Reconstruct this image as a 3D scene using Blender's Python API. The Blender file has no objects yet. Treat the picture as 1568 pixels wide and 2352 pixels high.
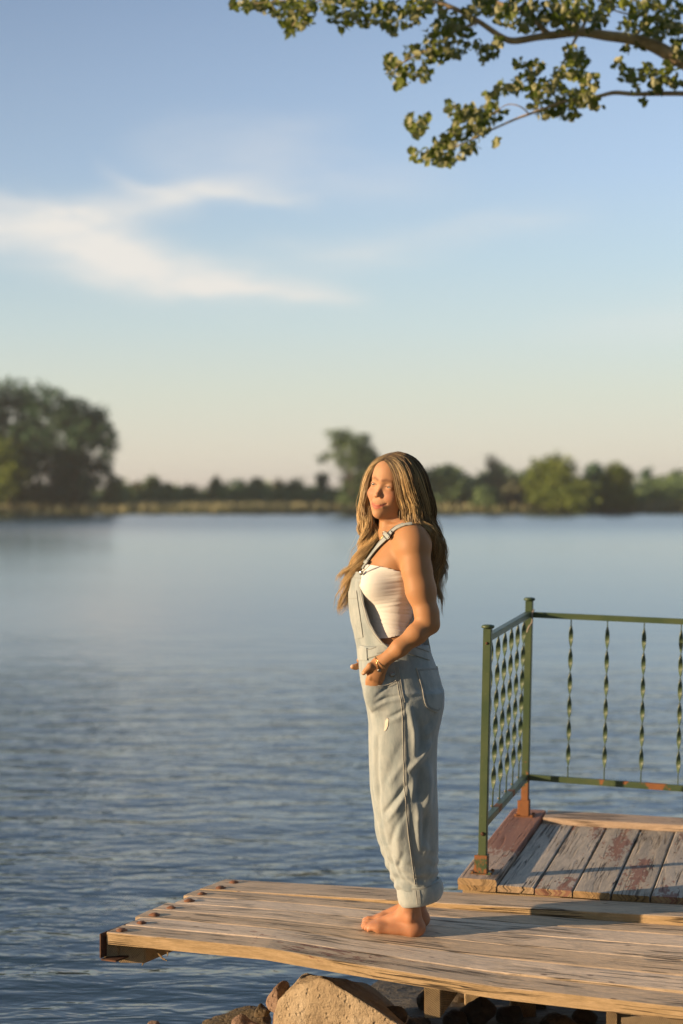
import bpy, bmesh, math, random
import numpy as np
from mathutils import Vector, Matrix
from mathutils.bvhtree import BVHTree
from mathutils import noise as mnoise

scene = bpy.context.scene
COL = scene.collection
R = math.radians
random.seed(7)

# ------------------------------------------------------------------ camera
FPX = 4245.0          # focal length in reference pixels (1568 x 2351 frame)
HX, HY = 784.0, 1145.0
CZ = 2.02
cam_data = bpy.data.cameras.new('camera')
cam = bpy.data.objects.new('camera', cam_data)
COL.objects.link(cam)
cam.location = (0, 0, CZ)
cam.rotation_euler = (R(90), 0, 0)
cam_data.sensor_fit = 'VERTICAL'
cam_data.sensor_height = 36.0
cam_data.sensor_width = 24.0
cam_data.lens = FPX / 2351.0 * 36.0
cam_data.shift_y = -(2351 / 2 - HY) / 2351.0
cam_data.clip_start = 0.1
cam_data.clip_end = 20000
cam_data.dof.use_dof = True
cam_data.dof.focus_distance = 6.42
cam_data.dof.aperture_fstop = 2.1
scene.camera = cam

# ------------------------------------------------------------------ sun, sky, exposure
SUN_EL, SUN_AZ = 8.7, 14.0      # degrees above the lake; degrees towards the camera from due left
sd = Vector((-math.cos(R(SUN_AZ)) * math.cos(R(SUN_EL)), -math.sin(R(SUN_AZ)) * math.cos(R(SUN_EL)), math.sin(R(SUN_EL))))
sl = bpy.data.lights.new('sun', 'SUN')
sl.energy = 5.0
sl.angle = R(0.55)
sl.color = (1.0, 0.71, 0.43)
so = bpy.data.objects.new('sun', sl)
COL.objects.link(so)
so.rotation_euler = (-sd).to_track_quat('-Z', 'Y').to_euler()

scene.view_settings.view_transform = 'Standard'
scene.view_settings.look = 'None'
scene.view_settings.exposure = 0.68
scene.view_settings.gamma = 1.0
scene.render.engine = 'CYCLES'
scene.cycles.max_bounces = 6
scene.cycles.transparent_max_bounces = 6
scene.cycles.sample_clamp_indirect = 4.0


class NT:
    """small helper to write node trees as expressions"""
    def __init__(self, tree):
        self.t = tree
        self.n = tree.nodes
        self.l = tree.links

    def new(self, typ, **kw):
        n = self.n.new(typ)
        for k, v in kw.items():
            setattr(n, k, v)
        return n

    def put(self, sock, v):
        if isinstance(v, bpy.types.NodeSocket):
            self.l.new(v, sock)
        elif v is not None:
            if isinstance(v, (tuple, list)) and len(v) == 3 and sock.type == 'RGBA':
                v = tuple(v) + (1.0,)
            sock.default_value = v

    def m(self, op, a, b=None, c=None, clamp=False):
        n = self.new('ShaderNodeMath', operation=op, use_clamp=clamp)
        self.put(n.inputs[0], a)
        if b is not None:
            self.put(n.inputs[1], b)
        if c is not None:
            self.put(n.inputs[2], c)
        return n.outputs[0]

    def mix(self, f, a, b, mode='MIX'):
        n = self.new('ShaderNodeMix', data_type='RGBA', blend_type=mode)
        self.put(n.inputs['Factor'], f)
        self.put(n.inputs['A'] if False else n.inputs[6], a)
        self.put(n.inputs[7], b)
        return n.outputs[2]

    def noise(self, vec, scale=5, detail=4, rough=0.5, dist=0.0, col=False):
        n = self.new('ShaderNodeTexNoise')
        self.put(n.inputs['Vector'], vec)
        self.put(n.inputs['Scale'], scale)
        n.inputs['Detail'].default_value = detail
        n.inputs['Roughness'].default_value = rough
        n.inputs['Distortion'].default_value = dist
        return n.outputs['Color' if col else 'Fac']

    def comb(self, x, y, z):
        n = self.new('ShaderNodeCombineXYZ')
        for i, v in enumerate((x, y, z)):
            self.put(n.inputs[i], v)
        return n.outputs[0]

    def sep(self, v):
        n = self.new('ShaderNodeSeparateXYZ')
        self.put(n.inputs[0], v)
        return n.outputs

    def mapping(self, vec, scale=(1, 1, 1), loc=(0, 0, 0), rot=(0, 0, 0)):
        n = self.new('ShaderNodeMapping')
        self.put(n.inputs['Vector'], vec)
        n.inputs['Scale'].default_value = scale
        n.inputs['Location'].default_value = loc
        n.inputs['Rotation'].default_value = rot
        return n.outputs[0]

    def ramp(self, f, stops, interp='LINEAR'):
        n = self.new('ShaderNodeValToRGB')
        self.put(n.inputs[0], f)
        n.color_ramp.interpolation = interp
        el = n.color_ramp.elements
        while len(el) < len(stops):
            el.new(0.5)
        for e, (p, c) in zip(el, stops):
            e.position = p
            e.color = tuple(c) + (1.0,) if len(c) == 3 else c
        return n.outputs[0]

    def step(self, f, a, b):
        n = self.new('ShaderNodeMapRange', interpolation_type='SMOOTHSTEP')
        self.put(n.inputs[0], f)
        n.inputs[1].default_value = a
        n.inputs[2].default_value = b
        return n.outputs[0]

    def bump(self, h, strength=0.3, dist=0.01, normal=None):
        n = self.new('ShaderNodeBump')
        self.put(n.inputs['Height'], h)
        self.put(n.inputs['Strength'], strength)
        self.put(n.inputs['Distance'], dist)
        if normal is not None:
            self.l.new(normal, n.inputs['Normal'])
        return n.outputs[0]


def mat(name):
    m_ = bpy.data.materials.new(name)
    m_.use_nodes = True
    nt = NT(m_.node_tree)
    nt.bs = m_.node_tree.nodes['Principled BSDF']
    m_.node_tree.nodes['Material Output']
    return m_, nt


# world: physical low-sun sky, colour-balanced, with high thin cloud streaks drawn by noise in the sky dome
world = bpy.data.worlds.new('World')
scene.world = world
world.use_nodes = True
wt = NT(world.node_tree)
bg = world.node_tree.nodes['Background']
sky = wt.new('ShaderNodeTexSky', sky_type='NISHITA')
sky.sun_disc = False
sky.sun_elevation = R(SUN_EL)
# Blender: rotation measured from +Y towards +X (clockwise seen from above)
sky.sun_rotation = math.atan2(sd.x, sd.y)
sky.air_density = 1.0
sky.dust_density = 1.2
sky.ozone_density = 1.6
tc = wt.new('ShaderNodeTexCoord')
dx, dy, dz = wt.sep(tc.outputs['Generated'])
el = wt.m('ARCSINE', dz)                      # elevation of the direction, radians
az = wt.m('ARCTAN2', dx, dy)                  # azimuth, 0 = straight over the lake, + = right


def pxaz(px):
    return math.atan((px - HX) / FPX)


def pyel(py):
    return math.atan((HY - py) / FPX)


wv = wt.comb(az, el, 0.0)
wn = wt.noise(wt.mapping(wv, scale=(9, 22, 1)), 1.0, 3, 0.5, 0.3)
wn2 = wt.noise(wt.mapping(wv, scale=(5, 30, 1), loc=(3.1, 1.7, 0), rot=(0, 0, R(-12))), 1.6, 5, 0.6, 0.9)
elw = wt.m('ADD', el, wt.m('MULTIPLY', wt.m('SUBTRACT', wn, 0.5), 0.034))


def streak(x0, y0, x1, y1, wup, wdn, soft, amp):
    """a soft band along a line in the sky; ends fade over soft"""
    a0, e0, a1, e1 = pxaz(x0), pyel(y0), pxaz(x1), pyel(y1)
    s = (e1 - e0) / (a1 - a0)
    line = wt.m('MULTIPLY_ADD', wt.m('SUBTRACT', az, a0), s, e0)
    d = wt.m('SUBTRACT', elw, line)
    up = wt.m('DIVIDE', wt.m('MAXIMUM', d, 0.0), wup / FPX)
    dn = wt.m('DIVIDE', wt.m('MINIMUM', d, 0.0), wdn / FPX)
    g = wt.m('ADD', wt.m('MULTIPLY', up, up), wt.m('MULTIPLY', dn, dn))
    g = wt.m('EXPONENT', wt.m('MULTIPLY', g, -1.0))
    e = wt.m('MULTIPLY', wt.step(az, a0 - soft / FPX, a0 + soft / FPX),
             wt.m('SUBTRACT', 1.0, wt.step(az, a1 - soft / FPX, a1 + soft / FPX)))
    return wt.m('MULTIPLY', wt.m('MULTIPLY', g, e), amp)


cl = None
for args in [(-500, 470, 330, 580, 66, 60, 90, 0.74), (180, 575, 560, 640, 50, 60, 130, 0.72),
             (380, 650, 790, 690, 34, 24, 110, 0.85), (60, 520, 560, 425, 38, 34, 150, 0.62), (250, 400, 430, 470, 14, 22, 60, 0.35),
             (400, 440, 700, 462, 22, 20, 80, 0.40), (-300, 420, 140, 470, 26, 50, 80, 0.45), (330, 350, 760, 300, 45, 60, 120, 0.20),
             (760, 590, 1300, 490, 30, 40, 140, 0.20), (480, 390, 1000, 420, 40, 50, 150, 0.22), (600, 575, 900, 560, 30, 50, 120, 0.22),
             (1300, 760, 1900, 700, 60, 60, 200, 0.2), (-900, 640, -200, 560, 60, 60, 150, 0.7)]:
    s_ = streak(*args)
    cl = s_ if cl is None else wt.m('ADD', cl, s_)
wn3 = wt.noise(wt.mapping(wv, scale=(14, 70, 1), rot=(0, 0, R(-9))), 1.6, 6, 0.65, 1.2)
tex = wt.m('MULTIPLY', wt.m('MULTIPLY_ADD', wn2, 1.9, -0.02), wt.m('MULTIPLY_ADD', wn3, 1.2, 0.4))
cl = wt.m('MULTIPLY', wt.m('MULTIPLY', cl, tex), 1.0, clamp=True)
front = wt.step(dy, 0.2, 0.6)
cl = wt.m('MULTIPLY', cl, front)
STR = 0.12
# air-light gradient by elevation (haze near the horizon), blended with the physical sky
eln = wt.m('DIVIDE', wt.m('MAXIMUM', el, 0.0), math.pi / 2)
lin = [(0.0, (.80, .73, .62)), (1.4, (.78, .75, .63)), (3.3, (.69, .74, .655)), (5.3, (.59, .71, .73)), (7.3, (.50, .65, .75)),
       (10, (.41, .555, .75)), (12.6, (.345, .475, .68)), (15.2, (.275, .39, .59)), (30, (.20, .31, .46)), (90, (.22, .29, .40))]
grad = wt.ramp(eln, [(d / 90.0, c) for d, c in lin])
side = wt.m('MULTIPLY_ADD', az, wt.m('MULTIPLY_ADD', wt.step(el, 0.02, 0.24), 0.75, 0.1), 1.0)
side = wt.m('MINIMUM', wt.m('MAXIMUM', side, 0.80), 1.15)
side = wt.m('MULTIPLY', side, wt.m('MULTIPLY_ADD', wt.step(dy, -0.35, 0.35), 0.68, 0.32))   # sky behind the camera dimmed to cut fill on camera-facing sides
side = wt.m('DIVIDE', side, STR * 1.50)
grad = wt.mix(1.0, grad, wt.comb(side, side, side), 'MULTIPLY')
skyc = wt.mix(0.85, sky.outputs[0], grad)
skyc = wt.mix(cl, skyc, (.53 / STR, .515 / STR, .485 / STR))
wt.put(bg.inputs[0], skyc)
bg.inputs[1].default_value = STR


# ------------------------------------------------------------------ generic mesh helpers
def P(px, py, dist):
    """point seen at reference pixel (px, py), dist metres ahead"""
    return Vector(((px - HX) / FPX * dist, dist, CZ - (py - HY) / FPX * dist))


def mk(name, verts, faces, material=None, parent=None, smooth=True, uv=None, attrs=None):
    me = bpy.data.meshes.new(name)
    if isinstance(verts, np.ndarray):
        verts = verts.tolist()
    if isinstance(faces, np.ndarray):
        faces = faces.tolist()
    me.from_pydata([tuple(v) for v in verts], [], faces)
    if smooth:
        me.polygons.foreach_set('use_smooth', [True] * len(me.polygons))
    if uv is not None:
        ul = me.uv_layers.new(name='UVMap')
        li = np.zeros(len(me.loops), dtype=np.int32)
        me.loops.foreach_get('vertex_index', li)
        ul.data.foreach_set('uv', np.asarray(uv, dtype=np.float32)[li].ravel())
    if attrs:
        for k, a in attrs.items():
            a = np.asarray(a, dtype=np.float32)
            if a.ndim == 1:
                at = me.attributes.new(k, 'FLOAT', 'POINT')
                at.data.foreach_set('value', a)
            else:
                at = me.attributes.new(k, 'FLOAT_COLOR', 'POINT')
                if a.shape[1] == 3:
                    a = np.concatenate([a, np.ones((len(a), 1), np.float32)], 1)
                at.data.foreach_set('color', a.ravel())
    if material:
        me.materials.append(material)
    me.update()
    o = bpy.data.objects.new(name, me)
    COL.objects.link(o)
    if parent:
        o.parent = parent
    return o


def empty(name, loc=(0, 0, 0)):
    o = bpy.data.objects.new(name, None)
    o.location = loc
    o.empty_display_size = 0.1
    COL.objects.link(o)
    return o


def tag(o, label=None, cat=None, group=None, kind=None):
    if label: o['label'] = label
    if cat: o['category'] = cat
    if group: o['group'] = group
    if kind: o['kind'] = kind
    return o


class MB:
    """collects shapes into one mesh"""
    def __init__(self):
        self.v = []; self.f = []

    def add(self, vs, fs):
        b = len(self.v)
        self.v += [Vector(v) for v in vs]
        self.f += [tuple(i + b for i in f) for f in fs]

    def box(self, o, ax, ay, az, bev=0.0):
        """box from corner o along the vectors ax, ay, az, with chamfered edges"""
        bm = bmesh.new()
        vs = [bm.verts.new(o + ax * i + ay * j + az * k) for i in (0, 1) for j in (0, 1) for k in (0, 1)]
        for q in ((0, 1, 3, 2), (4, 6, 7, 5), (0, 4, 5, 1), (2, 3, 7, 6), (0, 2, 6, 4), (1, 5, 7, 3)):
            bm.faces.new([vs[i] for i in q])
        bmesh.ops.recalc_face_normals(bm, faces=bm.faces)
        if bev > 0:
            bmesh.ops.bevel(bm, geom=list(bm.edges), offset=bev, segments=2, affect='EDGES')
        bm.verts.index_update()
        self.add([v.co.copy() for v in bm.verts], [[v.index for v in f.verts] for f in bm.faces])
        bm.free()

    def tube(self, pts, rad, n=8, cap=True):
        pts = [Vector(p) for p in pts]
        rads = rad if isinstance(rad, (list, tuple, np.ndarray)) else [rad] * len(pts)
        b = len(self.v)
        up = None
        for i, p in enumerate(pts):
            t = (pts[min(i + 1, len(pts) - 1)] - pts[max(i - 1, 0)]).normalized()
            if up is None:
                up = t.orthogonal().normalized()
            up = (up - t * up.dot(t)).normalized()
            s = t.cross(up)
            for k in range(n):
                a = 2 * math.pi * k / n
                self.v.append(p + (up * math.cos(a) + s * math.sin(a)) * rads[i])
        for i in range(len(pts) - 1):
            for k in range(n):
                k2 = (k + 1) % n
                self.f.append((b + i * n + k, b + i * n + k2, b + (i + 1) * n + k2, b + (i + 1) * n + k))
        if cap:
            self.f.append(tuple(b + k for k in range(n))[::-1])
            self.f.append(tuple(b + (len(pts) - 1) * n + k for k in range(n)))

    def build(self, name, material, parent=None, smooth=False):
        return mk(name, self.v, self.f, material, parent, smooth)


def interp(x, xs, ys):
    return np.interp(x, xs, ys)


def catmull(pts, n):
    pts = [Vector(p) for p in pts]
    out = []
    m_ = len(pts)
    for i in range(n):
        u = i / (n - 1) * (m_ - 1)
        k = min(int(u), m_ - 2)
        t = u - k
        p0 = pts[max(k - 1, 0)]; p1 = pts[k]; p2 = pts[k + 1]; p3 = pts[min(k + 2, m_ - 1)]
        out.append(0.5 * ((2 * p1) + (p2 - p0) * t + (2 * p0 - 5 * p1 + 4 * p2 - p3) * t * t + (3 * p1 - p0 - 3 * p2 + p3) * t ** 3))
    return out


# ------------------------------------------------------------------ water
def build_water():
    m_, nt = mat('lake_water')
    b = nt.bs
    geo = nt.new('ShaderNodeNewGeometry')
    pos = geo.outputs['Position']
    x, y, z = nt.sep(pos)
    # wind ripples run roughly across the view; scale breaks up with patches of calmer water
    v1 = nt.mapping(pos, scale=(0.85, 2.0, 1), rot=(0, 0, R(6)))
    v2 = nt.mapping(pos, scale=(2.5, 5.2, 1), rot=(0, 0, R(-9)), loc=(7, 3, 0))
    v3 = nt.mapping(pos, scale=(5.5, 9.5, 1), rot=(0, 0, R(14)), loc=(2, 9, 0))
    n1 = nt.noise(v1, 1.0, 3, 0.5, 0.4)
    n2 = nt.noise(v2, 1.0, 3, 0.5, 0.6)
    n3 = nt.noise(v3, 1.0, 2, 0.5, 0.5)
    patch = nt.step(nt.noise(nt.mapping(pos, scale=(0.03, 0.09, 1)), 1.0, 2, 0.5), 0.38, 0.62)
    near = nt.m('SUBTRACT', 1.0, nt.step(y, 8.0, 45.0))
    far = nt.step(y, 60.0, 200.0)
    h = nt.m('ADD', nt.m('MULTIPLY', n1, 0.037), nt.m('MULTIPLY', n2, 0.0145))
    h = nt.m('ADD', h, nt.m('MULTIPLY', nt.m('MULTIPLY', n3, 0.006), near))
    amp = nt.m('MULTIPLY_ADD', patch, 0.35, 0.75)
    mid = nt.step(y, 11.0, 32.0)
    amp = nt.m('MULTIPLY', amp, nt.m('MULTIPLY_ADD', mid, -0.88, 1.1))
    amp = nt.m('MULTIPLY', amp, nt.m('MULTIPLY_ADD', far, -0.4, 1.0))
    h = nt.m('MULTIPLY', h, amp)
    nrm = nt.bump(h, 1.0, 1.0)
    # on distant water only the wave faces turned to the shore are seen: their mean slope
    ly = nt.m('LOGARITHM', nt.m('MAXIMUM', y, 1.0), 10.0)
    tilt = nt.m('MULTIPLY_ADD', nt.step(ly, 0.9, 1.55), -0.033, nt.m('MULTIPLY', nt.step(ly, 1.85, 2.2), -0.022))
    va = nt.new('ShaderNodeVectorMath', operation='ADD')
    nt.l.new(nrm, va.inputs[0]); nt.put(va.inputs[1], nt.comb(0.0, tilt, 0.0))
    vn = nt.new('ShaderNodeVectorMath', operation='NORMALIZE')
    nt.l.new(va.outputs[0], vn.inputs[0])
    nrm = vn.outputs[0]
    nt.put(b.inputs['Base Color'], (0.012, 0.030, 0.036))
    # ripples too small to resolve at a distance act as roughness
    nt.put(b.inputs['Roughness'], nt.m('ADD', nt.m('MULTIPLY_ADD', nt.step(nt.m('LOGARITHM', y, 10.0), 1.0, 1.6), 0.055, 0.035), nt.m('MULTIPLY', nt.step(y, 80.0, 150.0), 0.09)))
    b.inputs['IOR'].default_value = 1.34
    nt.put(b.inputs['Normal'], nrm)
    vs = [(-2600, -60, 0), (2600, -60, 0), (2600, 4200, 0), (-2600, 4200, 0)]
    o = mk('water', vs, [(0, 1, 2, 3)], m_, smooth=False)
    tag(o, kind='structure')


build_water()


# ------------------------------------------------------------------ materials shared
def mat_ground():
    m_, nt = mat('bank_soil_and_grass')
    geo = nt.new('ShaderNodeNewGeometry')
    pos = geo.outputs['Position']
    n = nt.noise(pos, 0.9, 6, 0.6)
    n2 = nt.noise(pos, 0.05, 3, 0.5)
    c = nt.ramp(n, [(0.3, (0.10, 0.085, 0.05)), (0.5, (0.24, 0.21, 0.11)), (0.7, (0.18, 0.21, 0.08))])
    c = nt.mix(nt.step(n2, 0.4, 0.6), c, (0.16, 0.14, 0.07))
    nt.put(nt.bs.inputs['Base Color'], c)
    nt.bs.inputs['Roughness'].default_value = 0.95
    nt.put(nt.bs.inputs['Normal'], nt.bump(n, 0.6, 0.1))
    return m_


M_GROUND = mat_ground()


def sheet(name, xs, ys, zf, material, kind='structure'):
    vs, fs = [], []
    for j, y in enumerate(ys):
        for i, x in enumerate(xs):
            vs.append((x, y, zf(x, y)))
    n = len(xs)
    for j in range(len(ys) - 1):
        for i in range(n - 1):
            fs.append((j * n + i, j * n + i + 1, (j + 1) * n + i + 1, (j + 1) * n + i))
    o = mk(name, vs, fs, material)
    tag(o, kind=kind)
    return o


def fbank(x, y):
    sh = 244 + 4 * math.sin(x * 0.05) + 2.5 * math.sin(x * 0.17 + 1)
    d = y - sh
    z = -1.2 + 1.5 * min(1, max(0, (d + 6) / 8)) + 0.9 * min(1, max(0, (d - 1) / 25)) + 0.5 * min(1, max(0, (d - 60) / 600))
    if y > 1800:
        z += 0.4
    return z


xs = [-2500, -1500, -900, -600, -400, -280] + list(np.arange(-200, 201, 5.0)) + [280, 400, 600, 900, 1500, 2500]
ys = [228, 234, 238, 241, 243, 245, 247, 249, 252, 256, 262, 270, 285, 310, 360, 450, 650, 1000, 1800, 2800, 4100]
sheet('far_bank', xs, ys, fbank, M_GROUND)


def shore_z(x, y):
    """stony lake bottom and bank around and below the dock; waterline swings out to the right"""
    line = 6.45 + 0.5 * (x + 0.3) if x < -0.3 else min(7.75, 6.45 + 2.6 * (x + 0.3))
    line = max(min(line, 9.5), 4.2)
    if x > 3.0:
        line += (x - 3.0) * 2.2
        line = min(line, 15.5)
    d = line - y
    z = 0.13 * d
    z = max(min(z, 0.42 + 0.02 * max(0, x - 3)), -1.2)
    if 2.8 < x and y > 7:
        z = min(z, -0.05 + 0.5 * (x - 3.0))
        z = min(z, 0.9)
    z += 0.03 * mnoise.noise(Vector((x * 2.3, y * 2.3, 0)))
    return z


m_sh, nt = mat('lake_shore_stones')
geo = nt.new('ShaderNodeNewGeometry')
n_ = nt.noise(geo.outputs['Position'], 14, 5, 0.6)
stone = nt.ramp(n_, [(0.3, (0.035, 0.03, 0.022)), (0.7, (0.11, 0.09, 0.06))])
turf = nt.ramp(n_, [(0.3, (0.04, 0.06, 0.02)), (0.7, (0.13, 0.13, 0.05))])
nt.put(nt.bs.inputs['Base Color'], nt.mix(nt.step(nt.sep(geo.outputs['Position'])[2], 0.30, 0.42), stone, turf))
nt.put(nt.bs.inputs['Normal'], nt.bump(n_, 1.0, 0.05))
nt.bs.inputs['Roughness'].default_value = 0.8
sheet('shore', list(np.arange(-12, -2, 0.5)) + list(np.arange(-2, 5, 0.12)) + list(np.arange(5, 30, 0.8)),
      list(np.arange(-12, 4, 0.6)) + list(np.arange(4, 9, 0.1)) + list(np.arange(9, 40, 0.8)), shore_z, m_sh)


# ------------------------------------------------------------------ far trees
def mat_leaf(name, dark, light, back=None, rough=0.6, trans=0.15):
    m_, nt = mat(name)
    at = nt.new('ShaderNodeAttribute', attribute_name='tone')
    f = at.outputs['Fac']
    c = nt.mix(f, dark, light)
    if back is not None:
        geo = nt.new('ShaderNodeNewGeometry')
        c = nt.mix(geo.outputs['Backfacing'], c, back)
    nt.put(nt.bs.inputs['Base Color'], c)
    nt.bs.inputs['Roughness'].default_value = rough
    nt.bs.inputs['Specular IOR Level'].default_value = 0.25
    if trans:
        tr = nt.new('ShaderNodeBsdfTranslucent')
        nt.put(tr.inputs[0], nt.mix(f, tuple(min(1, c_ * 1.3) for c_ in dark), tuple(min(1, c_ * 1.4) for c_ in light)))
        ms = nt.new('ShaderNodeMixShader')
        ms.inputs[0].default_value = trans
        out = nt.n['Material Output']
        nt.l.new(nt.bs.outputs[0], ms.inputs[1])
        nt.l.new(tr.outputs[0], ms.inputs[2])
        nt.l.new(ms.outputs[0], out.inputs[0])
    return m_


LEAFM = {
    'dark': mat_leaf('foliage_dark_green', (0.045, 0.115, 0.072), (0.105, 0.205, 0.10)),
    'mid': mat_leaf('foliage_mid_green', (0.085, 0.155, 0.075), (0.19, 0.28, 0.105)),
    'bright': mat_leaf('foliage_yellow_green', (0.11, 0.175, 0.035), (0.25, 0.31, 0.05)),
    'grey': mat_leaf('foliage_grey_green', (0.10, 0.12, 0.07), (0.19, 0.20, 0.12)),
}


def mat_bark(name, c1, c2, scale=6):
    m_, nt = mat(name)
    tc = nt.new('ShaderNodeTexCoord')
    n = nt.noise(nt.mapping(tc.outputs['Object'], scale=(1, 1, 0.35)), scale, 5, 0.6)
    nt.put(nt.bs.inputs['Base Color'], nt.ramp(n, [(0.35, c1), (0.65, c2)]))
    nt.bs.inputs['Roughness'].default_value = 0.85
    nt.put(nt.bs.inputs['Normal'], nt.bump(n, 0.6, 0.03))
    return m_


M_BARK = mat_bark('bark_grey_brown', (0.05, 0.04, 0.03), (0.14, 0.11, 0.08))


def tree(label, px, top, half, mtl, dist=250, base=None, lobes=None, n=1500, ls=0.5, group=None, seed=0, name='tree', cat='tree', dens=1.0, stem=True):
    """a far tree: tapered trunk with limbs, and a crown of many leaf clusters; px/top/half in reference pixels"""
    rnd = np.random.RandomState(abs(seed + int(px) * 7 + 13))
    S = dist / FPX
    X = (px - HX) * S
    zt = CZ + (HY - top) * S
    bz = fbank(X, dist) - 0.1
    root = empty(name, (X, dist, bz))
    tag(root, label, cat, group)
    H = zt - bz
    W = half * S
    if lobes is None:
        lobes = []
        k = 9
        for i in range(k):
            a = rnd.rand() * 6.28
            hh = rnd.uniform(0.28, 0.86)
            rr = W * (0.62 * math.sin(math.pi * min(1, hh * 0.95 + 0.1))) * rnd.uniform(0.5, 1.0)
            lobes.append((math.cos(a) * rr, math.sin(a) * rr, H * hh, W * rnd.uniform(0.30, 0.5), min(H * 0.2, W * 0.45)))
        lobes.append((0, 0, H * 0.87, W * 0.4, H * 0.13))
    else:
        lobes = [((lx - px) * S, rnd.uniform(-1, 1) * W * 0.3, CZ + (HY - ly) * S - bz, lr * S, lr * S * lv) for lx, ly, lr, lv in lobes]
    # trunk and limbs reaching each lobe
    tb = MB()
    lean = rnd.uniform(-0.05, 0.05) * H
    r0 = max(0.10, H * 0.022)
    hub = Vector((lean * 0.5, 0, H * 0.35))
    if stem:
        tb.tube(catmull([(0, 0, -0.3), (lean * 0.2, 0, H * 0.18), hub, (lean, 0, H * 0.75)], 8), [r0 * (1 - 0.1 * i) for i in range(8)], 7)
        for lx, ly, lz, lr, lv in lobes:
            s0 = Vector((lean * 0.4, 0, min(H * 0.3, lz * 0.7)))
            tb.tube(catmull([s0, s0.lerp(Vector((lx, ly, lz)), 0.5) + Vector((0, 0, -0.05 * H)), (lx, ly, lz)], 5), [r0 * 0.45, r0 * 0.36, r0 * 0.26, r0 * 0.18, r0 * 0.08], 5)
        tb.build('trunk', M_BARK, root, True)
    # leaves grouped in twig clusters inside each lobe
    tot = sum(l[3] * l[3] * l[4] for l in lobes)
    V, F, T = [], [], []
    for lx, ly, lz, lr, lv in lobes:
        ncl = max(14, int(2.6 * n * dens * lr * lr * lv / tot / 9))
        for c in range(ncl):
            d = rnd.normal(size=3)
            d /= np.linalg.norm(d)
            rad = rnd.rand() ** 0.42
            cc = np.array([lx, ly, lz]) + d * rad * np.array([lr, lr, lv])
            if cc[2] < 0.2: cc[2] = 0.2 + rnd.rand() * 0.5
            tone = rnd.rand()
            for q in range(9):
                p = cc + rnd.normal(size=3) * ls * 0.75
                a = rnd.normal(size=3); a /= np.linalg.norm(a)
                b = np.cross(a, rnd.normal(size=3)); b /= np.linalg.norm(b)
                s = ls * rnd.uniform(0.35, 0.75)
                i0 = len(V)
                V += [p - a * s, p + b * s * 0.6, p + a * s, p - b * s * 0.6]
                F.append((i0, i0 + 1, i0 + 2, i0 + 3))
                T += [min(1, max(0, tone * 0.6 + rnd.rand() * 0.4))] * 4
    mk('crown', np.array(V), F, LEAFM[mtl], root, smooth=False, attrs={'tone': T})
    return root


GF = 'trees along the far bank'
tree('tallest broad dark tree on the far bank at the left edge', 30, 872, 190, 'dark', 249, n=9000,
     lobes=[(-120, 960, 90, 0.8), (-60, 925, 70, 0.7), (10, 905, 55, 0.6), (60, 915, 60, 0.7), (115, 935, 58, 0.8), (30, 990, 95, 0.8), (-60, 1060, 100, .8), (60, 1080, 95, 0.8), (110, 1010, 60, 0.8), (-20, 1130, 80, 0.5), (90, 1140, 60, 0.4)], seed=3)
tree('dark round tree leaning over the water right of the big left tree', 170, 920, 110, 'dark', 247, n=3600,
     lobes=[(165, 955, 48, 0.8), (215, 965, 36, 0.9), (235, 1000, 34, 1.0), (190, 1010, 45, 0.9), (255, 1035, 24, 1.1), (160, 1070, 55, 0.9), (225, 1075, 32, 0.8), (150, 1130, 62, 0.5), (200, 1110, 36, 0.6)], seed=4)
tree('bright yellow green bush in front of the big left trees', 22, 1000, 60, 'bright', 244, n=900,
     lobes=[(5, 1045, 45, 0.9), (35, 1090, 40, 0.8), (0, 1110, 55, 0.6)], seed=5, name='bush', cat='bush')
tree('low green shrub by the water right of the big dark left trees', 262, 1098, 35, 'mid', 250, n=500, seed=6, name='bush', cat='bush')
small = [
    (315, 1100, 26, 'grey', 'pale low tree first in the thin row left of the tall lake tree'),
    (348, 1104, 24, 'mid', 'small green tree second in the thin row on the far bank'),
    (382, 1108, 22, 'mid', 'small tree third in the thin row on the far bank'),
    (438, 1112, 26, 'mid', 'low wide tree in the middle of the thin far row'),
    (498, 1100, 22, 'mid', 'narrow green tree rising near the middle of the far row'),
    (545, 1096, 30, 'dark', 'round topped dark tree with gaps in the far row'),
    (592, 1102, 28, 'mid', 'dense green tree right of the gappy round tree in the far row'),
    (640, 1112, 18, 'grey', 'faint bare grey tree in the far row'),
    (682, 1103, 28, 'mid', 'green tree standing just left of the tall gappy lake tree'),
    (740, 1085, 26, 'dark', 'dark tree against the left foot of the tall gappy lake tree'),
]
rs = random.Random(2)
for px, top, hw, k, lb in small:
    tree(lb, px, top + rs.uniform(-9, 9), hw * rs.uniform(0.8, 1.5), k, 268 if k != 'mid' else 262, n=int(rs.uniform(240, 560)), ls=0.36, group=GF, seed=px)
tree('tall gappy tree with one side limb behind the woman', 808, 985, 90, 'mid', 252, n=4200, ls=0.36, seed=11,
     lobes=[(775, 1025, 20, 0.8), (832, 1010, 18, 0.8), (788, 1005, 26, 0.8), (762, 998, 16, 0.8), (812, 1020, 30, 0.8), (838, 1045, 32, 0.8), (742, 1052, 17, 0.5), (770, 1050, 15, 0.6), (800, 1060, 30, 0.7), (855, 1075, 34, 0.9), (828, 1110, 45, 0.7), (815, 1150, 40, 0.5), (870, 1120, 40, .7)])
tree('green tree hidden partly by the back of the woman\'s head', 1010, 1070, 55, 'mid', 255, n=1300, seed=12,
     lobes=[(1000, 1095, 26, 0.8), (1035, 1088, 20, 0.8), (985, 1125, 40, 0.7), (1040, 1125, 32, 0.8), (1075, 1140, 28, 0.6), (1010, 1155, 45, 0.4)])
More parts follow.
